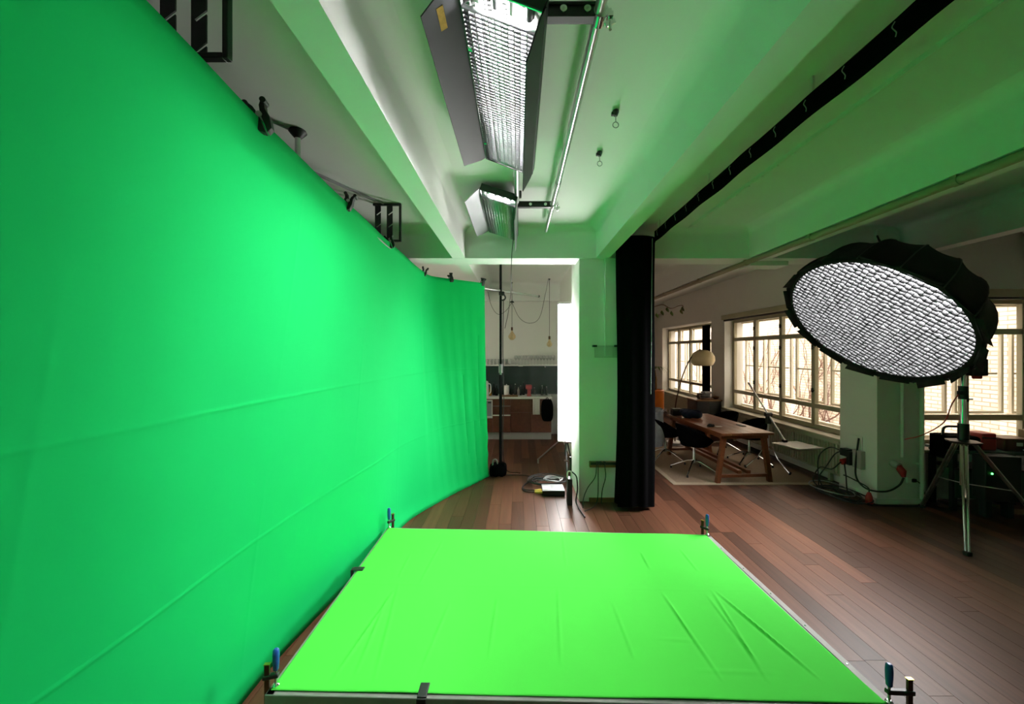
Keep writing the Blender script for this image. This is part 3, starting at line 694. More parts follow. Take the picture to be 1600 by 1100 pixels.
def ceiling_hook(px, py, label):
    y = (ZC - CAMZ - .03) * F / (CY - py); p = at(px, py, y)
    t = thing('ceiling_hook', label, 'hook', (p.x, y, p.z - .09), group='hooks in the ceiling')
    part('mount', MB().lathe([(.020, ZC), (.022, ZC - .01), (.012, ZC - .035)], (p.x, y, 0), 12).cbox((p.x - .008, y, ZC - .022), (.04, .018, .02)), M_black, t)
    part('shank', MB().cyl((p.x, y, ZC - .03), (p.x, y, ZC - .075), .003, 8), M_grey, t)
    part('ring', MB().tube([(p.x + .019 * math.cos(k * PI / 8), y, ZC - .094 + .019 * math.sin(k * PI / 8)) for k in range(16)], .003, 6, closed=True), M_grey, t)
ceiling_hook(962, 180, 'small black ceiling hook with ring, nearer of two'); ceiling_hook(937, 243, 'small black ceiling hook with ring, farther of two')

# ================================================================ CURTAIN, RAILS, CONDUIT
RX = 1.69
cr = thing('curtain_rail', 'black curtain rail on the ceiling leading to the black curtain', 'rail', (RX, 2.0, 3.27))
part('pelmet', MB().grid(lambda u, v: (RX - .02 + .006 * math.sin(u * 60), -1.6 + 6.3 * u, 3.272 + .128 * v + .002 * math.sin(u * 31) * (1 - v)), 120, 3), M_blackc, cr, solid=.006)
part('track', MB().box(RX - .012, -1.6, 3.395, RX + .012, 4.72, 3.41), M_black, cr)
for k in range(6): part('hanger', MB().box(RX - .006, -1.4 + 1.2 * k, 3.41, RX + .006, -1.38 + 1.2 * k, ZC), M_white, cr)
hy = 1.42
for k in range(12):
    hy += .262
    part('hook', MB().tube(spline([(RX - .040, hy, 3.375), (RX - .044, hy + .010, 3.358), (RX - .041, hy, 3.335), (RX - .044, hy - .010, 3.318), (RX - .038, hy, 3.308)], 4), .0024, 6), M_grey, cr)
wt = thing('ceiling_track', 'slim white curtain track on the ceiling right of the black rail', 'track', (2.16, 2.0, 3.48))
part('channel', MB().box(2.145, -1.6, 3.485, 2.180, 4.88, ZC).box(2.150, -1.6, 3.480, 2.158, 4.88, 3.486), M_white, wt)
for k in range(9): part('glider', MB().box(2.155, 3.0 + k * .2, 3.472, 2.170, 3.03 + k * .2 + .05 * (k % 3), 3.486), M_paper, wt)
def bcurt(u, v):
    zz = .055 + (3.28 - .055) * v; n = 9; a = u * 2 * PI
    pinch = 1 - .07 * math.sin(PI * v)
    x = 1.452 + .235 * math.cos(a) * (1 + .035 * math.cos(3 * a)) * pinch; y = 4.74 + .145 * math.sin(a)
    rr = 1 + .07 * math.sin(n * a + .8 * math.sin(v * 3)) * (1.1 - .5 * v)
    return (1.452 + (x - 1.452) * rr - .022 * (1 - v) + .012 * math.sin(v * 5), 4.74 + (y - 4.74) * rr, zz + .012 * math.sin(a * 3) * (1 - v))
ct = thing('black_curtain', 'tall gathered black curtain beside the white pillar', 'curtain', (1.452, 4.74, .04))
part('drape', MB().grid(bcurt, 160, 40), M_blackc, ct)
part('heading', MB().grid(lambda u, v: (1.452 + .235 * math.cos(u * 2 * PI), 4.74 + .14 * math.sin(u * 2 * PI), 3.27 + .05 * v), 32, 1), M_blackc, ct)
part('pull_cord', MB().tube(spline([(1.60, 4.585, 3.28), (1.590, 4.58, 2.6), (1.585, 4.58, 1.9), (1.58, 4.58, 1.42)], 6), .004, 6), M_grey, ct)
pc = thing('ceiling_conduit', 'brown pipe clipped under the right-hand ceiling beam', 'pipe', (3.0, 5, 3.03))
part('tube', MB().cyl((2.972, Y0, 3.086), (2.972, 12.1, 3.086), .032, 14), M_pipe, pc)
for y in (.9, 2.6, 3.9, 5.0, 6.3, 7.8, 9.4): part('saddle', MB().cyl((2.972, y - .02, 3.086), (2.972, y + .02, 3.086), .037, 14).box(2.94, y - .02, 3.10, 3.03, y + .02, 3.12), M_pipe, pc)
# fittings on the pillar
sh = thing('wire_shelf', 'small clear acrylic holder with dark clips on the pillar', 'holder', (1.12, 4.86, 1.84))
part('sheet', MB().box(.965, 4.862, 1.855, 1.26, 4.868, 1.995), M_clear, sh)
for x in (.965, 1.235): part('corner_clip', MB().box(x - .02, 4.85, 1.985, x + .03, 4.93 if x < 1.1 else 4.895, 2.01), M_black, sh, bevel=.003)
part('rim', MB().tube([(.965, 4.865, 1.995), (.965, 4.865, 1.855), (1.26, 4.865, 1.855)], .002, 6).tube([(.965, 4.865, 1.998), (1.26, 4.865, 1.998)], .0025, 6), M_grey, sh)
ss = thing('socket_strip', 'wall-mounted power socket strip low on the white pillar', 'socket', (1.08, 4.90, .44))
part('housing', MB().box(.905, 4.872, .455, 1.27, 4.93, .525), M_skirt, ss, bevel=.004); part('face', MB().box(.915, 4.866, .490, 1.26, 4.874, .522), M_black, ss)
for x in (1.0, 1.035, 1.085):
    p = part('plug', MB().cbox((x, 4.845, .52), (.03, .05, .04)), M_blackp, ss, bevel=.006)
for k, (x, pts) in enumerate(((.995, [(.985, 4.83, .505), (.96, 4.80, .36), (.86, 4.76, .24), (.80, 4.72, .12), (.79, 4.70, .01)]),
                  (1.0, [(1.003, 4.83, .50), (1.0, 4.81, .25), (.985, 4.79, .08), (.93, 4.74, .012), (.80, 4.62, .009)]), (1.085, [(1.085, 4.83, .50), (1.09, 4.80, .36), (1.05, 4.80, .2), (1.045, 4.85, .012)]))):
    solo('power_cable', MB().tube(spline(pts, 7), .006, 7), M_blackp, 'black cable dropping from the socket strip to the floor, ' + ('leftmost', 'middle', 'rightmost')[k] + ' of three', 'cable', group='cables under the socket strip')

# ================================================================ VERTICAL BANK LIGHT AND FLOOR GEAR
bc = Vector((.725, 5.90, 0)); ang = math.radians(-9)
bl = thing('bank_light', 'tall glowing white tube bank light standing behind the pillar', 'studio light', (bc.x, bc.y, 0), 0)
R = Matrix.Translation(bc) @ Matrix.Rotation(ang, 4, 'Z')
def lb(*b): return MB().box(*b).xf(R)
part('housing', lb(-.115, .0, .55, .115, .06, 2.66), M_black, bl, bevel=.006)
for k in range(4):
    x = -.081 + k * .054; tb = part('tube', MB().cyl((x, -.022, .56), (x, -.022, 2.65), .021, 10).xf(R), M_bank, bl)
for x in (-.122, .115): part('side_flap', lb(x, -.075, .55, x + .007, .03, 2.66), M_black, bl)
for z in (.53, 2.65): part('end_cap', lb(-.11, -.045, z, .11, .03, z + .03), M_reflector, bl, bevel=.008)
part('stand_pole', MB().cyl((.0, .10, .3), (0, .10, 1.9), .018).xf(R), M_black, bl); part('mount', lb(-.03, .05, 1.5, .03, .12, 1.62), M_black, bl)
for k, e in enumerate(((.34, 6.62), (.9, 6.5), (.70, 5.45))):
    p = R @ Vector((0, .10, .62 if k != 2 else .5)); lg = part('leg', MB().tube([p, (e[0], e[1], .07)], .012, 8), M_steel if k == 0 else M_black, bl)
    part('foot', MB().cyl((e[0], e[1], 0), (e[0], e[1], .075), .016, 10), M_steel if k == 0 else M_blackp, lg)
ba = thing('ballast_box', 'flat black and silver ballast box lying on the floor by the pillar', 'power supply', (.47, 5.23, 0))
part('case', MB().box(.32, 5.11, .008, .62, 5.36, .07), M_blackp, ba, bevel=.004); part('lid', MB().box(.322, 5.112, .07, .618, 5.358, .076), M_doorg, ba)
part('display_label', MB().box(.33, 5.16, .0762, .44, 5.30, .0775), M_ktop, ba); part('foot', MB().box(.34, 5.13, 0, .60, 5.34, .009), M_black, ba)
for k in (0, 1):
    part('connector', MB().tube([(.322, 5.17 + .07 * k, .035), (.29, 5.17 + .07 * k, .032), (.22, 5.18 + .06 * k, .028)], [.018, .022, .014], 10), M_yellow, ba)
cc = MB(); rq = random.Random(5)
for k in range(5):
    r = .15 + .03 * k; cc.tube([(.44 + r * 1.15 * math.cos(a) + rq.uniform(-.008, .008), 5.62 + r * .8 * math.sin(a), .012 + .012 * k + .012 * math.sin(2 * a + k)) for a in [2 * PI * i / 26 for i in range(26)]], .008, 7, closed=True)
cc.tube(spline([(.23, 5.20, .028), (.10, 5.26, .012), (.06, 5.45, .012), (.22, 5.72, .012), (.42, 5.80, .02)], 6), .008, 7)
cc.tube(spline([(.23, 5.26, .028), (.08, 5.34, .012), (.10, 5.56, .012), (.3, 5.7, .04)], 6), .008, 7)
solo('cable_coil', cc, M_blackp, 'tangled coil of black cables on the floor behind the ballast box', 'cable')
solo('floor_cable', MB().tube(spline([(.35, 5.75, .01), (.1, 5.95, .01), (-.15, 5.97, .01), (-.24, 5.98, .01)], 8), .007, 7), M_blackp, 'thin black cable lying on the floor towards the sandbag', 'cable')
wp = MB()
for k in range(3):
    r = .10 + .02 * k; wp.tube([(.50 + r * math.cos(a), 5.52 + r * .8 * math.sin(a), .085 + .008 * k + .01 * math.sin(3 * a + k)) for a in [2 * PI * i / 22 for i in range(22)]], .006, 6, closed=True)
solo('white_cable_loop', wp, M_doorg, 'loop of pale cable lying on the black cable coil', 'cable')
us = thing('upright_battery', 'slim black upright unit with white handle standing beside the pillar', 'power supply', (.645, 4.86, 0))
part('body', MB().box(.615, 4.80, 0, .675, 4.92, .33), M_blackp, us, bevel=.006)
part('handle', MB().tube(spline([(.622, 4.86, .33), (.620, 4.86, .38), (.632, 4.86, .41), (.660, 4.86, .41), (.670, 4.86, .38), (.668, 4.86, .33)], 5), .009, 8), M_paper, us)
part('rear_tube', MB().cyl((.668, 4.92, .05), (.668, 4.92, .58), .012), M_black, us)
part('knob', MB().tube(spline([(.668, 4.92, .50), (.62, 4.9, .53), (.585, 4.9, .54)], 4), .010, 8), M_copper, us)
solo('black_cable', MB().tube(spline([(.68, 4.88, .40), (.735, 4.86, .34), (.745, 4.85, .18), (.72, 4.80, .06), (.74, 4.70, .012), (.77, 4.45, .009)], 7), .009, 8), M_blackp, 'thick black cable looping from the upright unit to the floor', 'cable')

# ================================================================ ROUND SOFTBOX ON ITS STAND
DC = Vector((3.793, 4.130, 2.264)); DN = Vector((-.737, -.109, -.667)).normalized(); DR = .82
DA = DN.cross(Vector((0, 0, 1))).normalized(); DB = DN.cross(DA).normalized()
def D(r, a, h): return DC + (DA * math.cos(a) + DB * math.sin(a)) * r - DN * h
sx, sy = 4.75, 4.10
sbx = thing('softbox_light', 'large round black softbox with white honeycomb grid on a steel stand', 'studio light', (sx, sy, 0))
NR_ = 16; DD = .66
def shell(u, v, off=0):
    k = u * NR_; i = math.floor(k); f = k - i; a = 2 * PI * u
    r = DR * 1.055 * math.cos(v * PI / 2 * .93) ** .66
    flat = math.cos(PI / NR_) / math.cos((f - .5) * 2 * PI / NR_)       # flat cloth panels between the ribs
    rr = r * (1 - (1 - flat) * 1.0) * (1 - .035 * math.sin(PI * f) * math.sin(PI * v))
    return D(rr + off, a, -.05 + (DD + .05) * math.sin(v * PI / 2) ** 1.05)
part('dome_shell', MB().grid(lambda u, v: shell(u, v), NR_ * 6, 16), M_domec, sbx, solid=.004)
for k in range(NR_):
    u = k / NR_
    part('rib', MB().tube([shell(u, v / 10, .004) for v in range(11)], .0055, 6), M_black, sbx)
fl = 0
for k in range(NR_):                                                   # loose cloth tabs around the rim
    a0, a1_ = 2 * PI * (k + .08) / NR_, 2 * PI * (k + .92) / NR_; o1, o2 = random.uniform(.01, .09), random.uniform(.01, .09)
    part('rim_tab', MB().add([D(DR * 1.02, a0, -.03), D(DR * 1.02, a1_, -.03), D(DR * 1.03 + o1, a1_, -.075), D(DR * 1.03 + o2, a0, -.075), D(DR * 1.025, a0, .02), D(DR * 1.025, a1_, .02)], [(0, 1, 2, 3), (4, 5, 1, 0)]), M_domec, sbx, solid=.003)
dif = MB(); dif.add([D(0, 0, .012)] + [D(DR * .985, 2 * PI * k / 48, .009) for k in range(48)], [(0, 1 + k, 1 + (k + 1) % 48) for k in range(48)])
part('diffuser', dif, M_dome, sbx)
gm = MB(); cell = .049; N = int(DR / cell)
def strip(fix, along):
    for i in range(-N, N + 1):
        s = i * cell; h = math.sqrt(max(0, (DR * .985) ** 2 - s * s))
        if h < .03: continue
        n = 28
        for j in range(n):
            t0, t1 = -h + 2 * h * j / n, -h + 2 * h * (j + 1) / n
            w0, w1 = .0045 * math.sin(t0 * 62 + i), .0045 * math.sin(t1 * 62 + i)
            p0_, p1_ = DC + fix * (s + w0) + along * t0, DC + fix * (s + w1) + along * t1
            b0 = -.004 * math.sin(t0 * 62 + 2 * i); b1 = -.004 * math.sin(t1 * 62 + 2 * i)
            gm.add([p0_ + DN * (.0355 + b0), p1_ + DN * (.0355 + b1), p1_ - DN * .006, p0_ - DN * .006], [(0, 1, 2, 3)])
G2 = -DA * .799 - DB * .601; G1 = DA * .601 - DB * .799
strip(G1, G2); strip(G2, G1)
part('honeycomb_grid', gm, M_grid, sbx, kind='stuff', solid=.003)
part('rim_band', MB().grid(lambda u, v: D(DR * (.972 + .073 * v), 2 * PI * u, -.024 + .0 * v), 64, 1), M_domec, sbx, solid=.004)
part('grid_rim', MB().tube([D(DR * .99, 2 * PI * k / 64, -.02) for k in range(64)], .012, 8, closed=True), M_grid, sbx)
ap = D(0, 0, DD)
part('speed_ring', MB().cyl(ap - DN * -.04, ap - DN * .05, .215, 28), M_black, sbx)
lh = part('lamp_head', MB().cyl(ap - DN * .05, ap - DN * .34, .085, 20), M_blackp, sbx)
for k in range(6): part('cooling_fin', MB().cyl(ap - DN * (.12 + .03 * k), ap - DN * (.13 + .03 * k), .095, 20), M_black, lh)
part('carry_handle', MB().tube(spline([shell(.69, .35, .0), shell(.70, .42, .07), shell(.71, .5, .07), shell(.715, .56, .0)], 5), .008, 8), M_black, sbx)
lc = ap - DN * .20
yk = MB(); yk.bar(lc + Vector((0, .12, 0)), lc + Vector((.10, .12, -.28)), .04, .012, up=(0, 1, 0)); yk.bar(lc + Vector((0, -.12, 0)), lc + Vector((.10, -.12, -.28)), .04, .012, up=(0, 1, 0)); yk.bar(lc + Vector((.10, .125, -.28)), lc + Vector((.10, -.125, -.28)), .05, .012)
part('yoke', yk, M_black, sbx)
part('offset_arm', MB().tube([lc + Vector((.10, 0, -.28)), (sx, sy, 2.42)], .020, 10), M_steel, sbx)
part('upper_pole', MB().cyl((sx, sy, 1.25), (sx, sy, 2.46), .021), M_chrome, sbx)
part('lower_pole', MB().cyl((sx, sy, .50), (sx, sy, 1.28), .027), M_chrome, sbx)
part('pole_collar', MB().cyl((sx, sy, 1.42), (sx, sy, 1.56), .040, 14).cbox((sx - .05, sy - .02, 1.49), (.05, .03, .04)), M_black, sbx)
part('pole_collar', MB().cyl((sx, sy, .98), (sx, sy, 1.16), .045, 14), M_black, sbx)
part('leg_hub', MB().lathe([(.05, .94), (.13, .955), (.14, .975), (.05, .99)], (sx, sy, 0), 6), M_black, sbx)
part('knob', MB().cyl((sx + .08, sy - .02, 1.66), (sx + .14, sy - .04, 1.66), .022, 12), M_red, sbx)
part('controller_box', MB().cbox((sx + .12, sy + .0, 1.76), (.16, .12, .18)), M_blackp, sbx, bevel=.01)
for e in ((4.245, 3.63), (5.50, 3.95), (4.98, 4.74)):
    d = (Vector((e[0], e[1], 0)) - Vector((sx, sy, 0))).normalized(); s2 = Vector((-d.y, d.x, 0)) * .018
    lg = MB(); h0 = Vector((sx, sy, .955)) + d * .09; e0 = Vector((e[0], e[1], .02)); lg.tube([h0 + s2, e0 + s2 * .6], .012, 8); lg.tube([h0 - s2, e0 - s2 * .6], .012, 8)
    L = part('leg', lg, M_chrome if e[0] < 4.5 else M_steel, sbx)
    part('foot', MB().cbox((e[0], e[1], .02), (.05, .05, .04)), M_blackp, L, bevel=.008)
    mid = h0.lerp(e0, .52); part('brace', MB().bar(mid, (sx, sy, .52), .018, .006), M_steel, L)
solo('lamp_cable', MB().tube(spline([(sx - .03, sy, 1.50), (sx - .10, sy + .02, 1.36), (sx - .10, sy + .1, 1.15), (sx - .18, sy + .25, .98), (sx - .22, sy + .4, .9)], 6), .006, 7), M_red, 'thin red cable looping down from the softbox stand', 'cable')

# ================================================================ WORKBENCH AND CLUTTER UNDER THE RIGHT WINDOW
wb = thing('workbench', 'dark green workbench under the window behind the softbox stand', 'table', (6.2, 4.62, 0))
bp0, bp1 = Vector((5.22, 4.62, 0)), Vector((7.9, 4.25, 0)); bd = (bp1 - bp0).normalized(); bn = Vector((-bd.y, bd.x, 0))
def bslab(s0, s1, d0, d1, z0, z1): return MB().prism([bp0 + bd * s0 + bn * d0 + Vector((0, 0, z0)), bp0 + bd * s1 + bn * d0 + Vector((0, 0, z0)), bp0 + bd * s1 + bn * d1 + Vector((0, 0, z0)), bp0 + bd * s0 + bn * d1 + Vector((0, 0, z0))], (0, 0, z1 - z0))
part('top', bslab(0, 2.7, 0, .36, .70, .735), M_dkgreen, wb, bevel=.004); part('front_panel', bslab(.05, 2.65, .02, .04, .16, .50), M_dkgreen, wb); part('shelf', bslab(.05, 2.65, .02, .34, .50, .52), M_black, wb)
for s in (.03, .9, 1.8, 2.62):
    for d in (.03, .30): part('leg', bslab(s, s + .05, d, d + .05, 0, .70), M_black, wb)
def bpt(s, d, z): return bp0 + bd * s + bn * d + Vector((0, 0, z))
tbx = thing('tool_bag', 'black tool bag with loop handle on the left end of the workbench', 'bag', bpt(.12, .16, .735))
part('body', bslab(-.0, .34, .03, .30, .737, .90), M_blackc, tbx, bevel=.03)
part('handle', MB().tube(spline([bpt(.03, .16, .88), bpt(.05, .16, .985), bpt(.16, .16, 1.0), bpt(.27, .16, .985), bpt(.30, .16, .90)], 6), .014, 8), M_black, tbx)
part('side_flap', bslab(-.035, -.003, .06, .26, .62, .90), M_blackc, tbx, bevel=.01)
rb = thing('red_case', 'small red case on the workbench beside the black bag', 'case', bpt(.42, .2, .735)); part('body', bslab(.37, .52, .06, .26, .737, .94), M_red, rb, bevel=.012); part('lid_strip', bslab(.368, .522, .055, .06, .88, .895), M_blackp, rb)
rb = thing('dark_red_case', 'dark low case on the workbench right of the stand', 'case', bpt(.76, .2, .735)); part('body', bslab(.60, .90, .06, .30, .737, .885), M_copper, rb, bevel=.01); part('clasp', bslab(.72, .78, .052, .06, .80, .84), M_steel, rb)
tb_ = thing('brown_box', 'brown cardboard box on the right end of the workbench', 'box', bpt(1.25, .17, .735)); part('body', bslab(1.0, 1.55, .02, .33, .737, .96), M_tan, tb_, bevel=.006); part('flap', bslab(1.0, 1.55, .01, .17, .96, .966), M_tan, tb_)
for k, (a, b, z, w) in enumerate(((.70, 1.75, .745, 'upper'), (.74, 1.6, .715, 'lower'))):
    solo('steel_rod', MB().tube([bpt(a, -.03 - .02 * k, z + .0 - .06 * k + .03), bpt(b, -.05 - .02 * k, z + .03 - .04)], .008, 8), M_steel, w + ' thin steel rod lying along the front of the workbench', 'rod')
pu = thing('power_unit', 'black power unit with small green light under the workbench', 'power supply', bpt(.36, -.06, 0))
part('case', bslab(.20, .56, -.16, .0, .20, .72), M_blackp, pu, bevel=.01); part('green_light', MB().lathe([(.012, 0), (.010, .006), (0, .008)], (0, 0, 0), 10).xf(Matrix.Translation(bpt(.26, -.163, .52)) @ Matrix.Rotation(PI / 2, 4, 'X')), M_greendot, pu)
part('stand_foot', bslab(.24, .30, -.12, -.04, 0, .21), M_black, pu); part('stand_foot', bslab(.46, .52, -.12, -.04, 0, .21), M_black, pu)
cbx = thing('paper_tray', 'dim brown tray on the floor under the workbench', 'tray', bpt(.8, .1, 0)); part('base', bslab(.65, .92, .05, .25, .0, .03), M_tan, cbx); part('rim', bslab(.65, .92, .03, .05, .0, .06), M_tan, cbx)

# sockets, plugs and cables on the corner pier
FXA = 4.54
jb = thing('junction_box', 'grey power distribution box on the corner pier', 'socket', (FXA - .03, 5.10, .42))
part('box', MB().box(FXA - .06, 5.02, .38, FXA, 5.16, .62), M_plinth, jb, bevel=.008); part('socket', MB().box(FXA - .10, 5.19, .50, FXA, 5.31, .60), M_blackp, jb, bevel=.008)
part('outlet', MB().cyl((FXA - .0, 5.25, .44), (FXA - .12, 5.25, .42), .04, 14), M_red, jb); part('plug', MB().box(FXA - .10, 5.15, .40, FXA - .02, 5.20, .58), M_black, jb)
part('cover_plate', MB().box(FXA - .012, 5.06, .62, FXA, 5.30, .80), M_white, jb)
cs = thing('wall_outlet', 'red industrial plug in an outlet on the side of the corner pier', 'socket', (4.73, 4.82, .40))
part('outlet', MB().cyl((4.73, 4.86, .52), (4.73, 4.77, .50), .042, 14), M_plinth, cs); part('plug', MB().tube([(4.735, 4.79, .50), (4.75, 4.75, .44), (4.76, 4.745, .38)], [.036, .042, .022], 12), M_red, cs)
fp = thing('floor_plug', 'red plug lying on the floor at the corner pier', 'plug', (4.42, 4.84, 0)); part('body', MB().tube([(4.42, 4.84, .012), (4.42, 4.84, .10), (4.43, 4.85, .15)], [.042, .036, .018], 12), M_red, fp); part('cuff', MB().cyl((4.42, 4.84, .0), (4.42, 4.84, .02), .046, 12), M_blackp, fp)
so = thing('white_socket', 'small white socket with black plug on the pier', 'socket', (4.95, 4.84, .25)); part('plate', MB().box(4.90, 4.835, .27, 4.96, 4.86, .34), M_paper, so, bevel=.004); part('plug', MB().box(4.95, 4.82, .285, 5.0, 4.845, .325), M_blackp, so)
part('lead', MB().tube(spline([(5.0, 4.83, .305), (5.05, 4.82, .26), (5.09, 4.80, .12), (5.11, 4.8, .02)], 5), .006, 6), M_blackp, so)
def wire(pts, label, r=.008, m=None): solo('cable', MB().tube(spline(pts, 7), r, 7), m or M_blackp, label, 'cable', group='cables around the corner pier')
wire([(FXA - .10, 5.26, .56), (FXA - .16, 5.40, .58), (FXA - .22, 5.52, .42), (FXA - .24, 5.50, .14), (FXA - .28, 5.36, .015)], 'thin cable arching from the black socket to the floor coil')
wire([(FXA - .10, 5.24, .58), (FXA - .14, 5.34, .50), (FXA - .20, 5.42, .30), (FXA - .26, 5.46, .16), (FXA - .24, 5.50, .02)], 'cable leaving the black socket steeply down to the coil')
wire([(FXA - .13, 5.25, .42), (FXA - .20, 5.32, .30), (FXA - .30, 5.40, .30), (FXA - .32, 5.50, .10), (FXA - .3, 5.42, .012)], 'cable bowing from the red outlet towards the radiator')
wire([(FXA - .11, 5.22, .41), (FXA - .12, 5.18, .24), (FXA - .12, 5.17, .10), (FXA - .14, 5.12, .012)], 'short cable falling straight from the red outlet')
wire([(FXA - .03, 5.09, .78), (FXA - .07, 5.09, .45), (FXA - .08, 5.06, .25), (4.46, 4.90, .17), (4.60, 4.80, .18), (4.72, 4.76, .27), (4.76, 4.745, .37)], 'thick cable looping from the pier to the red plug', .011)
wire([(4.43, 4.85, .15), (4.45, 4.90, .20), (FXA - .10, 5.15, .24), (FXA - .12, 5.22, .25)], 'cable from the floor plug up to the loop')
rk = random.Random(9); cm_ = MB()
for k in range(6):
    r = .12 + .035 * k; cx_, cy_ = 4.26 + rk.uniform(-.03, .05), 5.28 - .05 * k
    cm_.tube([(cx_ + r * .8 * math.cos(a), cy_ + r * 1.1 * math.sin(a), .012 + .010 * k + .01 * math.sin(3 * a + k)) for a in [2 * PI * i / 24 for i in range(24)]], .008, 6, closed=True)
cm_.tube(spline([(4.2, 5.1, .012), (4.3, 4.9, .012), (4.45, 4.80, .012), (4.8, 4.76, .014), (5.1, 4.78, .014)], 6), .012, 6)
solo('cable_heap', cm_, M_blackp, 'heap of coiled cables on the floor at the corner pier', 'cable')
solo('pale_cable_loop', MB().tube([(4.25 + .2 * math.cos(a), 5.22 + .3 * math.sin(a), .075 + .01 * math.sin(2 * a)) for a in [2 * PI * i / 26 for i in range(26)]], .007, 6, closed=True), M_doorg, 'pale cable loop on top of the dark cable heap', 'cable')
hp = thing('riser_pipe', 'thin painted pipe rising along the side of the corner pier', 'pipe', (5.05, 4.83, 0)); part('tube', MB().cyl((5.06, 4.815, .08), (5.06, 4.815, 3.3), .022), M_white, hp); part('tube', MB().cyl((4.83, 4.83, .6), (4.83, 4.83, 3.3), .018), M_white, hp)
for z in (.5, 1.4, 2.4): part('clip', MB().box(5.03, 4.82, z, 5.09, 4.858, z + .02), M_white, hp)

# ================================================================ TABLE GROUP
rg = thing('rug', 'beige woven rug under the wooden table', 'rug', (3.35, 6.6, 0)); part('weave', MB().box(2.30, 5.60, .001, 4.45, 7.75, .010), M_rug, rg)
rbm = MB().box(2.24, 5.54, .001, 4.50, 5.62, .012); part('border', rbm, M_rugb, rg); part('border', MB().box(2.24, 5.62, .001, 2.31, 7.75, .012), M_rugb, rg)
TR = math.radians(4.0)
tb = thing('wooden_table', 'long reddish wooden table with splayed trestle legs near the windows', 'table', (3.25, 6.40, .0), TR)
TW, TL = .80, 1.74
for k in range(5):
    x0 = -TW / 2 + TW / 5 * k
    part('top_board', MB().box(x0 + .0012, -TL / 2, .715, x0 + TW / 5 - .0012, TL / 2, .75), M_table, tb, bevel=.003)
for y in (-TL / 2 + .10, TL / 2 - .10):
    for s in (-1, 1): part('leg', MB().prism([(s * .30 - .032, y - .03, .715), (s * .30 + .032, y - .03, .715), (s * .40 + .030, y - .03, .012), (s * .40 - .030, y - .03, .012)], (0, .06, 0)), M_table, tb, bevel=.003)
    part('cross_rail', MB().box(-.375, y - .022, .09, .375, y + .022, .135), M_table, tb, bevel=.003); part('top_rail', MB().box(-.36, y - .03, .655, .36, y + .03, .716), M_table, tb, bevel=.003)
part('stretcher', MB().box(-.09, -TL / 2 + .10, .135, -.03, TL / 2 - .10, .185), M_table, tb, bevel=.003); part('stretcher', MB().box(.05, -TL / 2 + .10, .135, .11, TL / 2 - .10, .185), M_table, tb, bevel=.003)
for s in (-1, 1): part('apron', MB().box(s * .34 - .012, -TL / 2 + .13, .66, s * .34 + .012, TL / 2 - .13, .716), M_table, tb)
def tub_chair():
    t = thing('tub_chair', '', 'chair', (0, 0, 0), group='black tub chairs at the wooden table')
    def sh_(u, v):                                  # u round, v from seat centre to rim; +x = front
        a = u * 2 * PI; back = .5 - .5 * math.cos(a); b2 = max(0, back)
        rim = .035 + .30 * b2 ** .75; r = .27 * (1 - (1 - v) ** 1.6) if v < .6 else .27 * (1 - .4 ** 1.6) + (v - .6) / .4 * .055
        z = .43 + (.0 if v < .45 else rim * ((v - .45) / .55) ** 1.3)
        return (r * math.cos(a) * 1.02, r * math.sin(a) * 1.06, z + .03 * (v if v < .45 else .45) ** 2)
    part('shell', MB().grid(sh_, 36, 14), M_blackc, t, solid=.022)
    part('cushion', MB().lathe([(0, .46), (.17, .462), (.21, .445), (.20, .43)], (0, 0, 0), 24, caps=False), M_blackc, t)
    part('pedestal', MB().lathe([(.10, .425), (.05, .41), (.022, .40), (.020, .17), (.035, .15)], (0, 0, 0), 14), M_chrome, t)
    for k in range(4):
        a = PI / 4 + k * PI / 2; c, s = math.cos(a), math.sin(a)
        l = part('leg', MB().tube([(0, 0, .185), (.10 * c, .10 * s, .165), (.36 * c, .36 * s, .035)], [.016, .016, .011], 8), M_chrome, t)
        part('glide', MB().lathe([(.014, 0), (.016, .01), (.010, .035)], (.36 * c, .36 * s, 0), 10), M_blackp, l)
    return t
ch0 = tub_chair()
for i, (x, y, r, w) in enumerate(((2.80, 6.12, .1, 'on the near side of the wooden table, closest to the camera'), (2.60, 6.80, -.1, 'on the near side of the wooden table, with a jacket over it'),
                                  (3.98, 6.62, PI - .15, 'on the window side of the wooden table beside the reflector stand'), (3.90, 7.36, PI + .1, 'on the window side of the wooden table, farther from the camera'))):
    o = ch0 if i == 0 else copy_tree(ch0); o.location = (x, y, .011); o.rotation_euler = (0, 0, r); o['label'] = 'black tub chair ' + w
jk = MB().grid(lambda u, v: (2.44 + .09 * math.cos(u * 2 * PI) * (1 + .25 * math.sin(v * 9)) + .02 * math.sin(u * 12 + v * 7), 6.74 + .17 * math.sin(u * 2 * PI) * (1 + .2 * math.sin(v * 5 + 1)), .30 + .60 * v + .03 * math.sin(u * 9)), 40, 24)
jk.add([(2.44, 6.74, .93)] + [(2.44 + .09 * math.cos(a) * 1.1, 6.74 + .17 * math.sin(a), .89) for a in [2 * PI * i / 12 for i in range(12)]], [(0, 1 + i, 1 + (i + 1) % 12) for i in range(12)])
solo('jacket', jk, M_denim, 'grey-blue jacket hanging over the chair next to the black curtain', 'jacket')
TZ = .751
bg = thing('cloth_bag', 'dark navy cloth bag lying on the far end of the wooden table', 'bag', (3.07, 6.85, TZ)); part('bag', pillow((3.08, 6.82, TZ + .065), (.34, .22, .13), 14), M_navy, bg)
part('flap', pillow((3.02, 6.90, TZ + .10), (.22, .16, .08), 8), M_navy, bg)
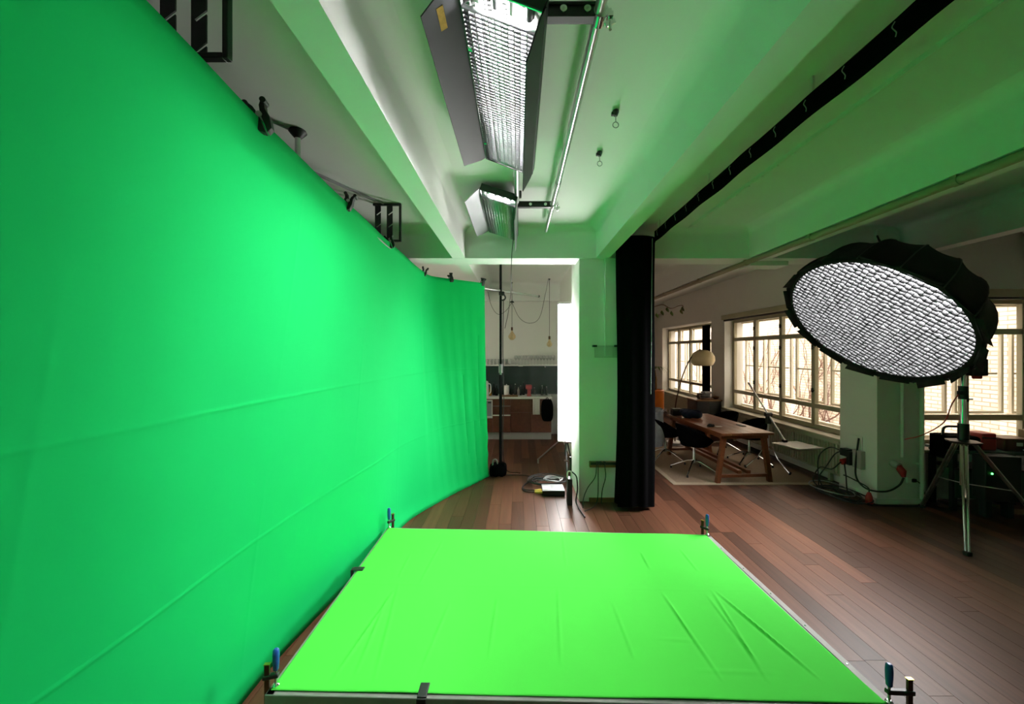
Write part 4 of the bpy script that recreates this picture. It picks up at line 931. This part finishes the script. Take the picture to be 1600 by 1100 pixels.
bx = thing('camera_case', 'small black case on the far left end of the wooden table', 'case', (2.90, 7.1, TZ)); part('body', MB().box(2.83, 7.02, TZ, 3.0, 7.16, TZ + .10), M_blackp, bx, bevel=.012); part('lid', MB().box(2.83, 7.02, TZ + .10, 3.0, 7.16, TZ + .125), M_black, bx, bevel=.008)
ph = thing('black_pouch', 'small black pouch lying on the middle of the wooden table', 'pouch', (3.02, 6.02, TZ)); part('pouch', pillow((3.02, 6.02, TZ + .018), (.10, .07, .035), 8), M_blackp, ph); part('tab', MB().cyl((2.955, 6.02, TZ + .01), (2.975, 6.02, TZ + .01), .008, 8), M_black, ph)
solo('paper_card', MB().prism([(3.09, 5.99, TZ), (3.19, 6.0, TZ), (3.19, 6.06, TZ), (3.09, 6.05, TZ)], (0, 0, .002)), M_paper, 'small white card beside the black pouch on the table', 'card')
solo('black_phone', MB().box(3.50, 6.03, TZ, 3.58, 6.18, TZ + .009), M_blackp, 'flat black phone on the window edge of the wooden table', 'phone', bevel=.003)
# arc lamp
al = thing('arc_lamp', 'arc floor lamp with cream dome shade beyond the wooden table', 'lamp', (3.26, 8.0, 0))
part('base', MB().lathe([(.17, 0), (.17, .05), (.15, .06)], (3.26, 8.0, 0), 24), M_ktop, al)
part('arc', MB().tube(spline([(3.26, 8.0, .05), (3.27, 8.0, .75), (3.345, 8.0, 1.15), (3.45, 8.0, 1.5), (3.60, 8.0, 1.80), (3.75, 8.0, 1.945), (3.82, 8.0, 1.955)], 8), .013, 8), M_copper, al)
part('shade', MB().lathe([(.02, 1.955), (.10, 1.945), (.18, 1.90), (.225, 1.82), (.232, 1.74), (.20, 1.665), (.165, 1.635)], (3.84, 8.0, 0), 28, caps=False), M_shade, al, solid=.006)
part('bulb', MB().lathe([(0, 1.70), (.035, 1.72), (.04, 1.76), (.02, 1.82), (.015, 1.9)], (3.84, 8.0, 0), 12), M_paper, al)
# reflector board on its stand
rs = thing('reflector_stand', 'white reflector board held by a silver boom arm on a stand', 'reflector', (4.07, 6.42, 0))
q = [Vector((3.98, 6.04, .485)), Vector((4.44, 6.12, .49)), Vector((4.50, 5.64, .50)), Vector((4.08, 5.585, .50))]
part('board', MB().prism(q, (0, 0, .012)), mat('glossy_white_board', (.86, .84, .80), .18, var=.02, coat=.8), rs)
c_ = sum(q, Vector()) / 4; mm = MB(); qq = [v + (c_ - v) * .05 for v in q]; lo = [v.lerp(c_, .55) - Vector((0, 0, .06)) for v in q]
mm.add(qq + lo, [(0, 1, 5, 4), (1, 2, 6, 5), (2, 3, 7, 6), (3, 0, 4, 7), (4, 5, 6, 7)]); part('frame', mm, M_radi, rs)
A0, A1 = at(1175, 607, 6.55), at(1226, 688, 6.05); part('boom_arm', MB().cyl(A0, A1, .013, 10), M_steel, rs)
part('board_grip', MB().cbox(A1 + Vector((0, 0, -.01)), (.06, .06, .04)), M_black, rs, bevel=.006)
gp = A0.lerp(A1, .52); part('grip_head', MB().cyl(gp + Vector((-.05, 0, 0)), gp + Vector((.05, 0, 0)), .035, 12).cbox(gp + Vector((0, 0, -.08)), (.06, .06, .14)), M_black, rs)
part('pole', MB().cyl((gp.x, gp.y, .30), (gp.x, gp.y, gp.z - .05), .014, 10), M_steel, rs)
part('counterweight', MB().cyl(A0, A0 + (A0 - A1).normalized() * .12, .018, 10), M_steel, rs)
for k in range(3):
    a = -1.2 + k * 2 * PI / 3; c, s = math.cos(a), math.sin(a)
    L = part('leg', MB().tube([(gp.x, gp.y, .36), (gp.x + .06 * c, gp.y + .06 * s, .38), (gp.x + .16 * c, gp.y + .16 * s, .20), (gp.x + .34 * c, gp.y + .34 * s, .03)], .012, 8), M_chrome, rs)
    part('foot', MB().cyl((gp.x + .34 * c, gp.y + .34 * s, .011), (gp.x + .36 * c, gp.y + .36 * s, .05), .016, 8), M_blackp, L)
# side cabinet, planter, creeping plant, dark drape
cb = thing('dark_cabinet', 'low dark cabinet standing beside the far window', 'cabinet', (4.33, 8.95, 0)); part('body', MB().box(4.05, 8.72, .05, 4.60, 9.2, .80), M_black, cb, bevel=.006); part('door', MB().box(4.07, 8.705, .08, 4.32, 8.72, .78), M_black, cb); part('door', MB().box(4.33, 8.705, .08, 4.58, 8.72, .78), M_black, cb)
part('plinth', MB().box(4.08, 8.75, 0, 4.57, 9.18, .05), M_blackp, cb); part('top', MB().box(4.03, 8.70, .80, 4.62, 9.2, .825), M_skirt, cb)
em = thing('espresso_machine', 'small dark machine with pale lid on the dark cabinet', 'machine', (4.33, 8.92, .826)); part('body', MB().box(4.18, 8.80, .826, 4.42, 9.02, .96), M_black, em, bevel=.02); part('lid', MB().box(4.28, 8.80, .96, 4.47, 9.02, .995), M_doorg, em, bevel=.01); part('tray', MB().box(4.16, 8.72, .826, 4.44, 8.80, .87), M_copper, em, bevel=.01)
bo = thing('copper_bowl', 'round reddish bowl on the dark cabinet beside the machine', 'bowl', (4.50, 8.85, .826)); part('bowl', MB().lathe([(.03, .826), (.07, .85), (.085, .89), (.08, .89), (.06, .86)], (4.52, 8.82, 0), 18), M_copper, bo); part('rim', MB().tube([(4.52 + .083 * math.cos(a), 8.82 + .083 * math.sin(a), .892) for a in [2 * PI * i / 18 for i in range(18)]], .005, 6, closed=True), M_skirt, bo)
pt = thing('orange_planter', 'tall glossy orange planter with a palm beside the black curtain', 'planter', (3.56, 9.9, 0))
part('pot', MB().lathe([(.17, 0), (.20, .10), (.22, .5), (.225, .93), (.20, .95), (.19, .93), (.19, .85)], (3.52, 9.9, 0), 26), M_orange, pt); part('trunk', MB().tube([(3.52, 9.9, .85), (3.53, 9.9, 1.2), (3.50, 9.9, 1.45)], [.05, .045, .03], 10), M_tan, pt)
for k in range(12):
    a = k * 2 * PI / 12 + .2; c, s = math.cos(a), math.sin(a); L = .30 + .05 * (k % 3)
    part('leaf', MB().grid(lambda u, v: (3.50 + c * L * u - s * (v - .5) * .06 * math.sin(PI * min(.98, u + .08)), 9.9 + s * L * u + c * (v - .5) * .06 * math.sin(PI * min(.98, u + .08)), 1.45 + .25 * u * (1.6 - 1.9 * u) + .01 * abs(v - .5)), 8, 2), M_leaf, pt)
hv = thing('trailing_vine', 'trailing green vine hanging under the ceiling beam by the far windows', 'plant', (3.5, 8.6, 2.6))
vp = spline([Vector((2.975, 8.6, 3.05)), at(1018, 480, 8.6), at(1035, 476, 8.6), at(1048, 482, 8.6), at(1060, 478, 8.6), at(1067, 478, 8.6), at(1065, 488, 8.6)], 6); part('stem', MB().tube(vp, .008, 6), M_vine, hv)
for (px_, py_) in ((1026, 493), (1034, 489), (1049, 490), (1066, 483), (1064, 487), (1042, 484)):
    c_ = at(px_, py_, 8.6); part('leaf', MB().grid(lambda u, v: (c_.x + (v - .5) * .07 * math.sin(PI * u) + .03 * u, c_.y + .02 * math.sin(u * 4), c_.z + .06 - .12 * u), 6, 2), M_leaf, hv, solid=.002)
solo('window_drape', MB().grid(lambda u, v: (4.60 + .02 * math.sin(u * 38), 9.24 + .34 * u, .45 + 2.12 * v), 60, 2), M_blackc, 'narrow black drape at the right side of the far window', 'curtain', solid=.004)

# ================================================================ KITCHEN
KY, KW = 8.37, 8.96
plz, ktz = .16, .935
def unit(name, x0, x1, label, build):
    t = thing(name, label, 'cabinet', ((x0 + x1) / 2, (KY + KW) / 2, 0), group='kitchen base units')
    part('carcass', MB().box(x0 + .001, KY + .02, plz, x1 - .001, KW, .895), M_kit, t); part('plinth', MB().box(x0 + .001, KY + .06, 0, x1 - .001, KY + .075, plz), M_plinth, t); build(t, x0 + .004, x1 - .004)
    return t
def handle(t, x0, x1, z): return part('handle', MB().box(x0, KY - .028, z - .012, x1, KY - .004, z + .012), M_ktop, t, bevel=.003)
def drawers(t, x0, x1):
    for a, b in ((plz + .005, .535), (.545, .73), (.738, .885)):
        d = part('drawer', MB().box(x0, KY, a, x1, KY + .02, b), M_kit, t, bevel=.002)
        if b < .73: handle(d, x0, x1, b + .003)
        else: part('gap_strip', MB().box(x0, KY - .004, a - .004, x1, KY + .0, a + .004), M_doorg, d)
def doors_(t, x0, x1):
    m = (x0 + x1) / 2
    for a, b in ((x0, m - .003), (m + .003, x1)):
        part('door', MB().box(a, KY, plz + .005, b, KY + .02, .60), M_kit, t, bevel=.002); part('drawer', MB().box(a, KY, .607, b, KY + .02, .885), M_kit, t, bevel=.002)
unit('kitchen_unit', -2.5, -1.0, 'long wooden kitchen unit behind the green cloth', doors_)
def oven(t, x0, x1):
    d = part('appliance_door', MB().box(x0, KY - .004, .47, x1, KY + .02, .87), M_ktop, t, bevel=.006)
    part('control_panel', MB().box(x1 - .16, KY - .008, .52, x1 - .02, KY - .003, .85), M_doorg, d); part('display', MB().box(x1 - .10, KY - .011, .80, x1 - .03, KY - .007, .83), M_black, d); handle(d, x0 + .1, x1 - .2, .84)
    part('door', MB().box(x0, KY, plz + .005, x1, KY + .02, .462), M_kit, t, bevel=.002)
unit('kitchen_unit', -1.0, -.56, 'kitchen unit with white built-in appliance next to the green cloth', oven)
unit('kitchen_unit', -.56, -.17, 'wooden drawer unit with white handles behind the black pole', drawers)
unit('kitchen_unit', -.17, .72, 'wide wooden kitchen unit right of the drawers', doors_)
solo('kitchen_worktop', MB().box(-2.5, KY - .03, .896, .74, KW, ktz), M_ktop, 'long pale worktop with white front edge over the kitchen units', 'worktop', bevel=.003)
solo('splashback', MB().box(-2.5, KW - .012, ktz + .001, .93, KW + .018, 1.60), M_teal, 'dark slate splashback behind the kitchen worktop', 'splashback')
ksh = thing('glass_shelf', 'thin white wall shelf carrying rows of drinking glasses', 'shelf', (-.5, 8.8, 1.60)); part('board', MB().box(-2.4, 8.66, 1.60, .93, 8.975, 1.625), M_ktop, ksh); 
for x in (-1.5, -.4, .6): part('bracket', MB().box(x, 8.70, 1.56, x + .02, 8.94, 1.60), M_plinth, ksh)
part('under_light', MB().box(.0, 8.67, 1.592, .10, 8.70, 1.60), M_paper, ksh)
g0 = MB().lathe([(.026, 0), (.028, .004), (.036, .13), (.034, .13), (.026, .008), (0, .008)], (0, 0, 0), 14); gmesh = g0.mesh('tumbler'); gmesh.materials.append(M_clear)
w0 = MB().lathe([(.034, 0), (.034, .003), (.004, .008), (.004, .09), (.034, .13), (.040, .17), (.034, .21), (.032, .21), (.037, .17), (.030, .133), (0, .10)], (0, 0, 0), 14); wmesh = w0.mesh('wine_glass'); wmesh.materials.append(M_clear)
for k in range(9):
    o = bpy.data.objects.new('tumbler', gmesh); COL.objects.link(o); o.location = (-.86 + .083 * k + (.0), 8.76 + .03 * (k % 2), 1.6255); tag(o, 'clear straight tumbler on the left half of the kitchen shelf', 'glass', 'tumblers on the kitchen shelf')
for k in range(13):
    o = bpy.data.objects.new('wine_glass', wmesh); COL.objects.link(o); o.location = (-.06 + .072 * k * (1.0), 8.80 if k % 2 else 8.74, 1.6255); tag(o, 'clear stemmed wine glass on the right half of the kitchen shelf', 'glass', 'wine glasses on the kitchen shelf')
KZ = ktz + .001
def bottle(px_, y, h, r, m, label, cap=None, cat='bottle', name='bottle'):
    x = (px_ - CX) / F * y; t = thing(name, label, cat, (x, y, KZ), group='bottles on the kitchen worktop')
    part('body', MB().lathe([(r * .95, KZ), (r, KZ + .01), (r, KZ + h * .58), (r * .36, KZ + h * .76), (r * .34, KZ + h * .93)], (x, y, 0), 14), m, t); part('cap', MB().lathe([(r * .4, KZ + h * .93), (r * .4, KZ + h), (r * .3, KZ + h + .003)], (x, y, 0), 12), cap or M_black, t)
M_dkglass = mat('dark_bottle_glass', (.015, .022, .015), .12, var=.2); M_amber = mat('amber_oil', (.32, .16, .03), .2, var=.2); M_pink = mat('pinkish_red_plastic', (.46, .08, .09), .4, var=.1)
bottle(766, 8.62, .22, .034, M_amber, 'amber bottle beside the white kettle on the worktop')
bottle(771.5, 8.72, .28, .036, M_dkglass, 'dark bottle left of the black pole on the worktop'); bottle(776, 8.66, .24, .036, M_dkglass, 'short dark bottle just left of the black pole')
bottle(786, 8.76, .27, .034, M_dkglass, 'dark bottle just right of the black pole'); bottle(799, 8.70, .22, .032, M_dkglass, 'dark bottle next to the white paper roll'); bottle(805, 8.66, .26, .030, M_dkglass, 'dark bottle with pale cap in the middle of the row', M_paper)
bottle(810, 8.74, .19, .030, M_towel, 'pale small bottle in the middle of the row'); bottle(813.5, 8.68, .22, .026, M_dkglass, 'slim dark bottle with silver cap', M_steel); bottle(818, 8.76, .29, .034, M_dkglass, 'tall dark bottle left of the red appliance'); bottle(835, 8.72, .17, .034, M_clear, 'clear jar-like bottle right of the red appliance', M_grey)
bottle(847, 8.70, .22, .030, M_dkglass, 'dark bottle near the right end of the worktop', M_steel); bottle(854, 8.72, .19, .028, M_dkglass, 'last dark bottle at the right end of the worktop', M_steel)
x = (791.5 - CX) / F * 8.6; pr = thing('paper_roll', 'white kitchen paper roll standing on the worktop', 'paper roll', (x, 8.6, KZ)); part('roll', MB().lathe([(.055, KZ + .01), (.055, KZ + .23), (.02, KZ + .23), (.02, KZ + .22)], (x, 8.6, 0), 20), M_paper, pr); part('holder', MB().lathe([(.065, KZ), (.065, KZ + .01), (.01, KZ + .011), (.01, KZ + .26)], (x, 8.6, 0), 16), M_steel, pr)
x = (826.5 - CX) / F * 8.58; ra = thing('red_appliance', 'red kitchen appliance with overhanging head on the worktop', 'appliance', (x, 8.58, KZ)); part('column', MB().box(x - .035, 8.54, KZ + .02, x + .045, 8.66, KZ + .18), M_pink, ra, bevel=.015); part('head', MB().box(x - .075, 8.50, KZ + .15, x + .065, 8.66, KZ + .25), M_pink, ra, bevel=.02); part('base', MB().box(x - .05, 8.48, KZ, x + .05, 8.66, KZ + .03), M_pink, ra, bevel=.01)
x = (759 - CX) / F * 8.55; ke = thing('white_kettle', 'white kettle at the left end of the visible worktop', 'kettle', (x, 8.55, KZ)); part('body', MB().lathe([(.07, KZ), (.075, KZ + .02), (.06, KZ + .30), (.05, KZ + .33), (0, KZ + .345)], (x, 8.55, 0), 18), M_paper, ke); part('handle', MB().tube(spline([(x + .06, 8.53, KZ + .28), (x + .11, 8.52, KZ + .25), (x + .11, 8.52, KZ + .10), (x + .07, 8.53, KZ + .05)], 5), .011, 8), M_paper, ke)
x = (795 - CX) / F * 8.45; cbd = thing('cutting_board', 'brown wooden cutting board lying on the worktop', 'board', (x, 8.45, KZ)); part('board', MB().box(x - .17, 8.40, KZ, x + .20, 8.50, KZ + .035), M_skirt, cbd, bevel=.006); part('knob', MB().cyl((x + .2, 8.45, KZ + .018), (x + .23, 8.45, KZ + .018), .010, 8), M_steel, cbd)
x = (838 - CX) / F * 8.32; tw = MB().grid(lambda u, v: (x - .075 + .15 * u, 8.325 - .006 * math.sin(u * 14), .56 + .36 * v), 12, 4); solo('dish_towel', tw, M_towel, 'pale checked dish towel hanging over the kitchen worktop edge', 'towel', solid=.004)
x = (855 - CX) / F * 8.28; tbg = thing('black_bag', 'dark bag hanging at the right end of the kitchen units', 'bag', (x, 8.28, .45)); part('bag', pillow((x, 8.27, .66), (.26, .12, .46), 12), M_blackc, tbg); part('loop', MB().tube(spline([(x - .05, 8.27, .86), (x, 8.29, .93), (x + .05, 8.27, .86)], 5), .008, 6), M_blackc, tbg)
# swag pendant lamps
def pendant(px_, top_py, sock_py, y, r, label):
    a = at(px_, top_py, y); b = at(px_, sock_py, y); a.z = min(a.z, ZC)
    t = thing('pendant_bulb', label, 'lamp', (a.x, y, b.z - .28), group='swag pendant bulbs')
    part('cord', MB().cyl((a.x, y, a.z), (a.x, y, b.z), .005, 6), M_blackp, t); part('socket', MB().cyl((a.x, y, b.z + .01), (a.x, y, b.z - .06), .022, 12), M_copper, t)
    z = b.z - .06; part('glass_bulb', MB().lathe([(.018, z), (.024, z - .03), (r, z - .03 - r * 1.1), (r * .95, z - .03 - r * 1.6), (r * .5, z - .03 - r * 2.1), (0, z - .03 - r * 2.2)], (a.x, y, 0), 16), M_bulb, t)
    part('filament', MB().tube([(a.x + .015 * math.cos(k), y + .015 * math.sin(k), z - .03 - .012 * k) for k in range(9)], .003, 5), M_gold, t)
    part('ceiling_eye', MB().lathe([(.02, a.z), (.012, a.z - .03)], (a.x, y, 0), 10), M_blackp, t)
pendant(800, 441, 512, 8.35, .082, 'amber globe bulb pendant hanging left over the kitchen'); pendant(858.5, 433, 526, 8.35, .062, 'smaller bulb pendant hanging right over the kitchen')
z1 = ZC - .03
rosette = at(800, 472, 8.35)
solo('swag_cord', MB().tube(spline([at(800, 473, 8.34), at(812, 497, 8.34), at(828, 505, 8.34), at(843, 496, 8.34), at(852, 460, 8.34), at(857, 434, 8.34)], 8), .005, 6), M_blackp, 'dark lamp cord swagged between the two pendant bulbs', 'cord')
solo('swag_cord', MB().tube(spline([at(762, 455, 8.34), at(768, 478, 8.34), at(778, 491, 8.34), at(790, 486, 8.34), at(800, 473, 8.34)], 8), .005, 6), M_blackp, 'dark lamp cord swagged towards the green cloth', 'cord')
rp = thing('cord_rosette', 'small dark cord hub above the amber pendant bulb', 'hub', (rosette.x, 8.35, rosette.z)); part('disc', MB().lathe([(.045, rosette.z - .012), (.05, rosette.z), (.03, rosette.z + .02)], (rosette.x, 8.35, 0), 16), M_blackp, rp); part('stem', MB().cyl((rosette.x, 8.35, rosette.z), (rosette.x, 8.35, rosette.z + .06), .007, 8), M_blackp, rp)
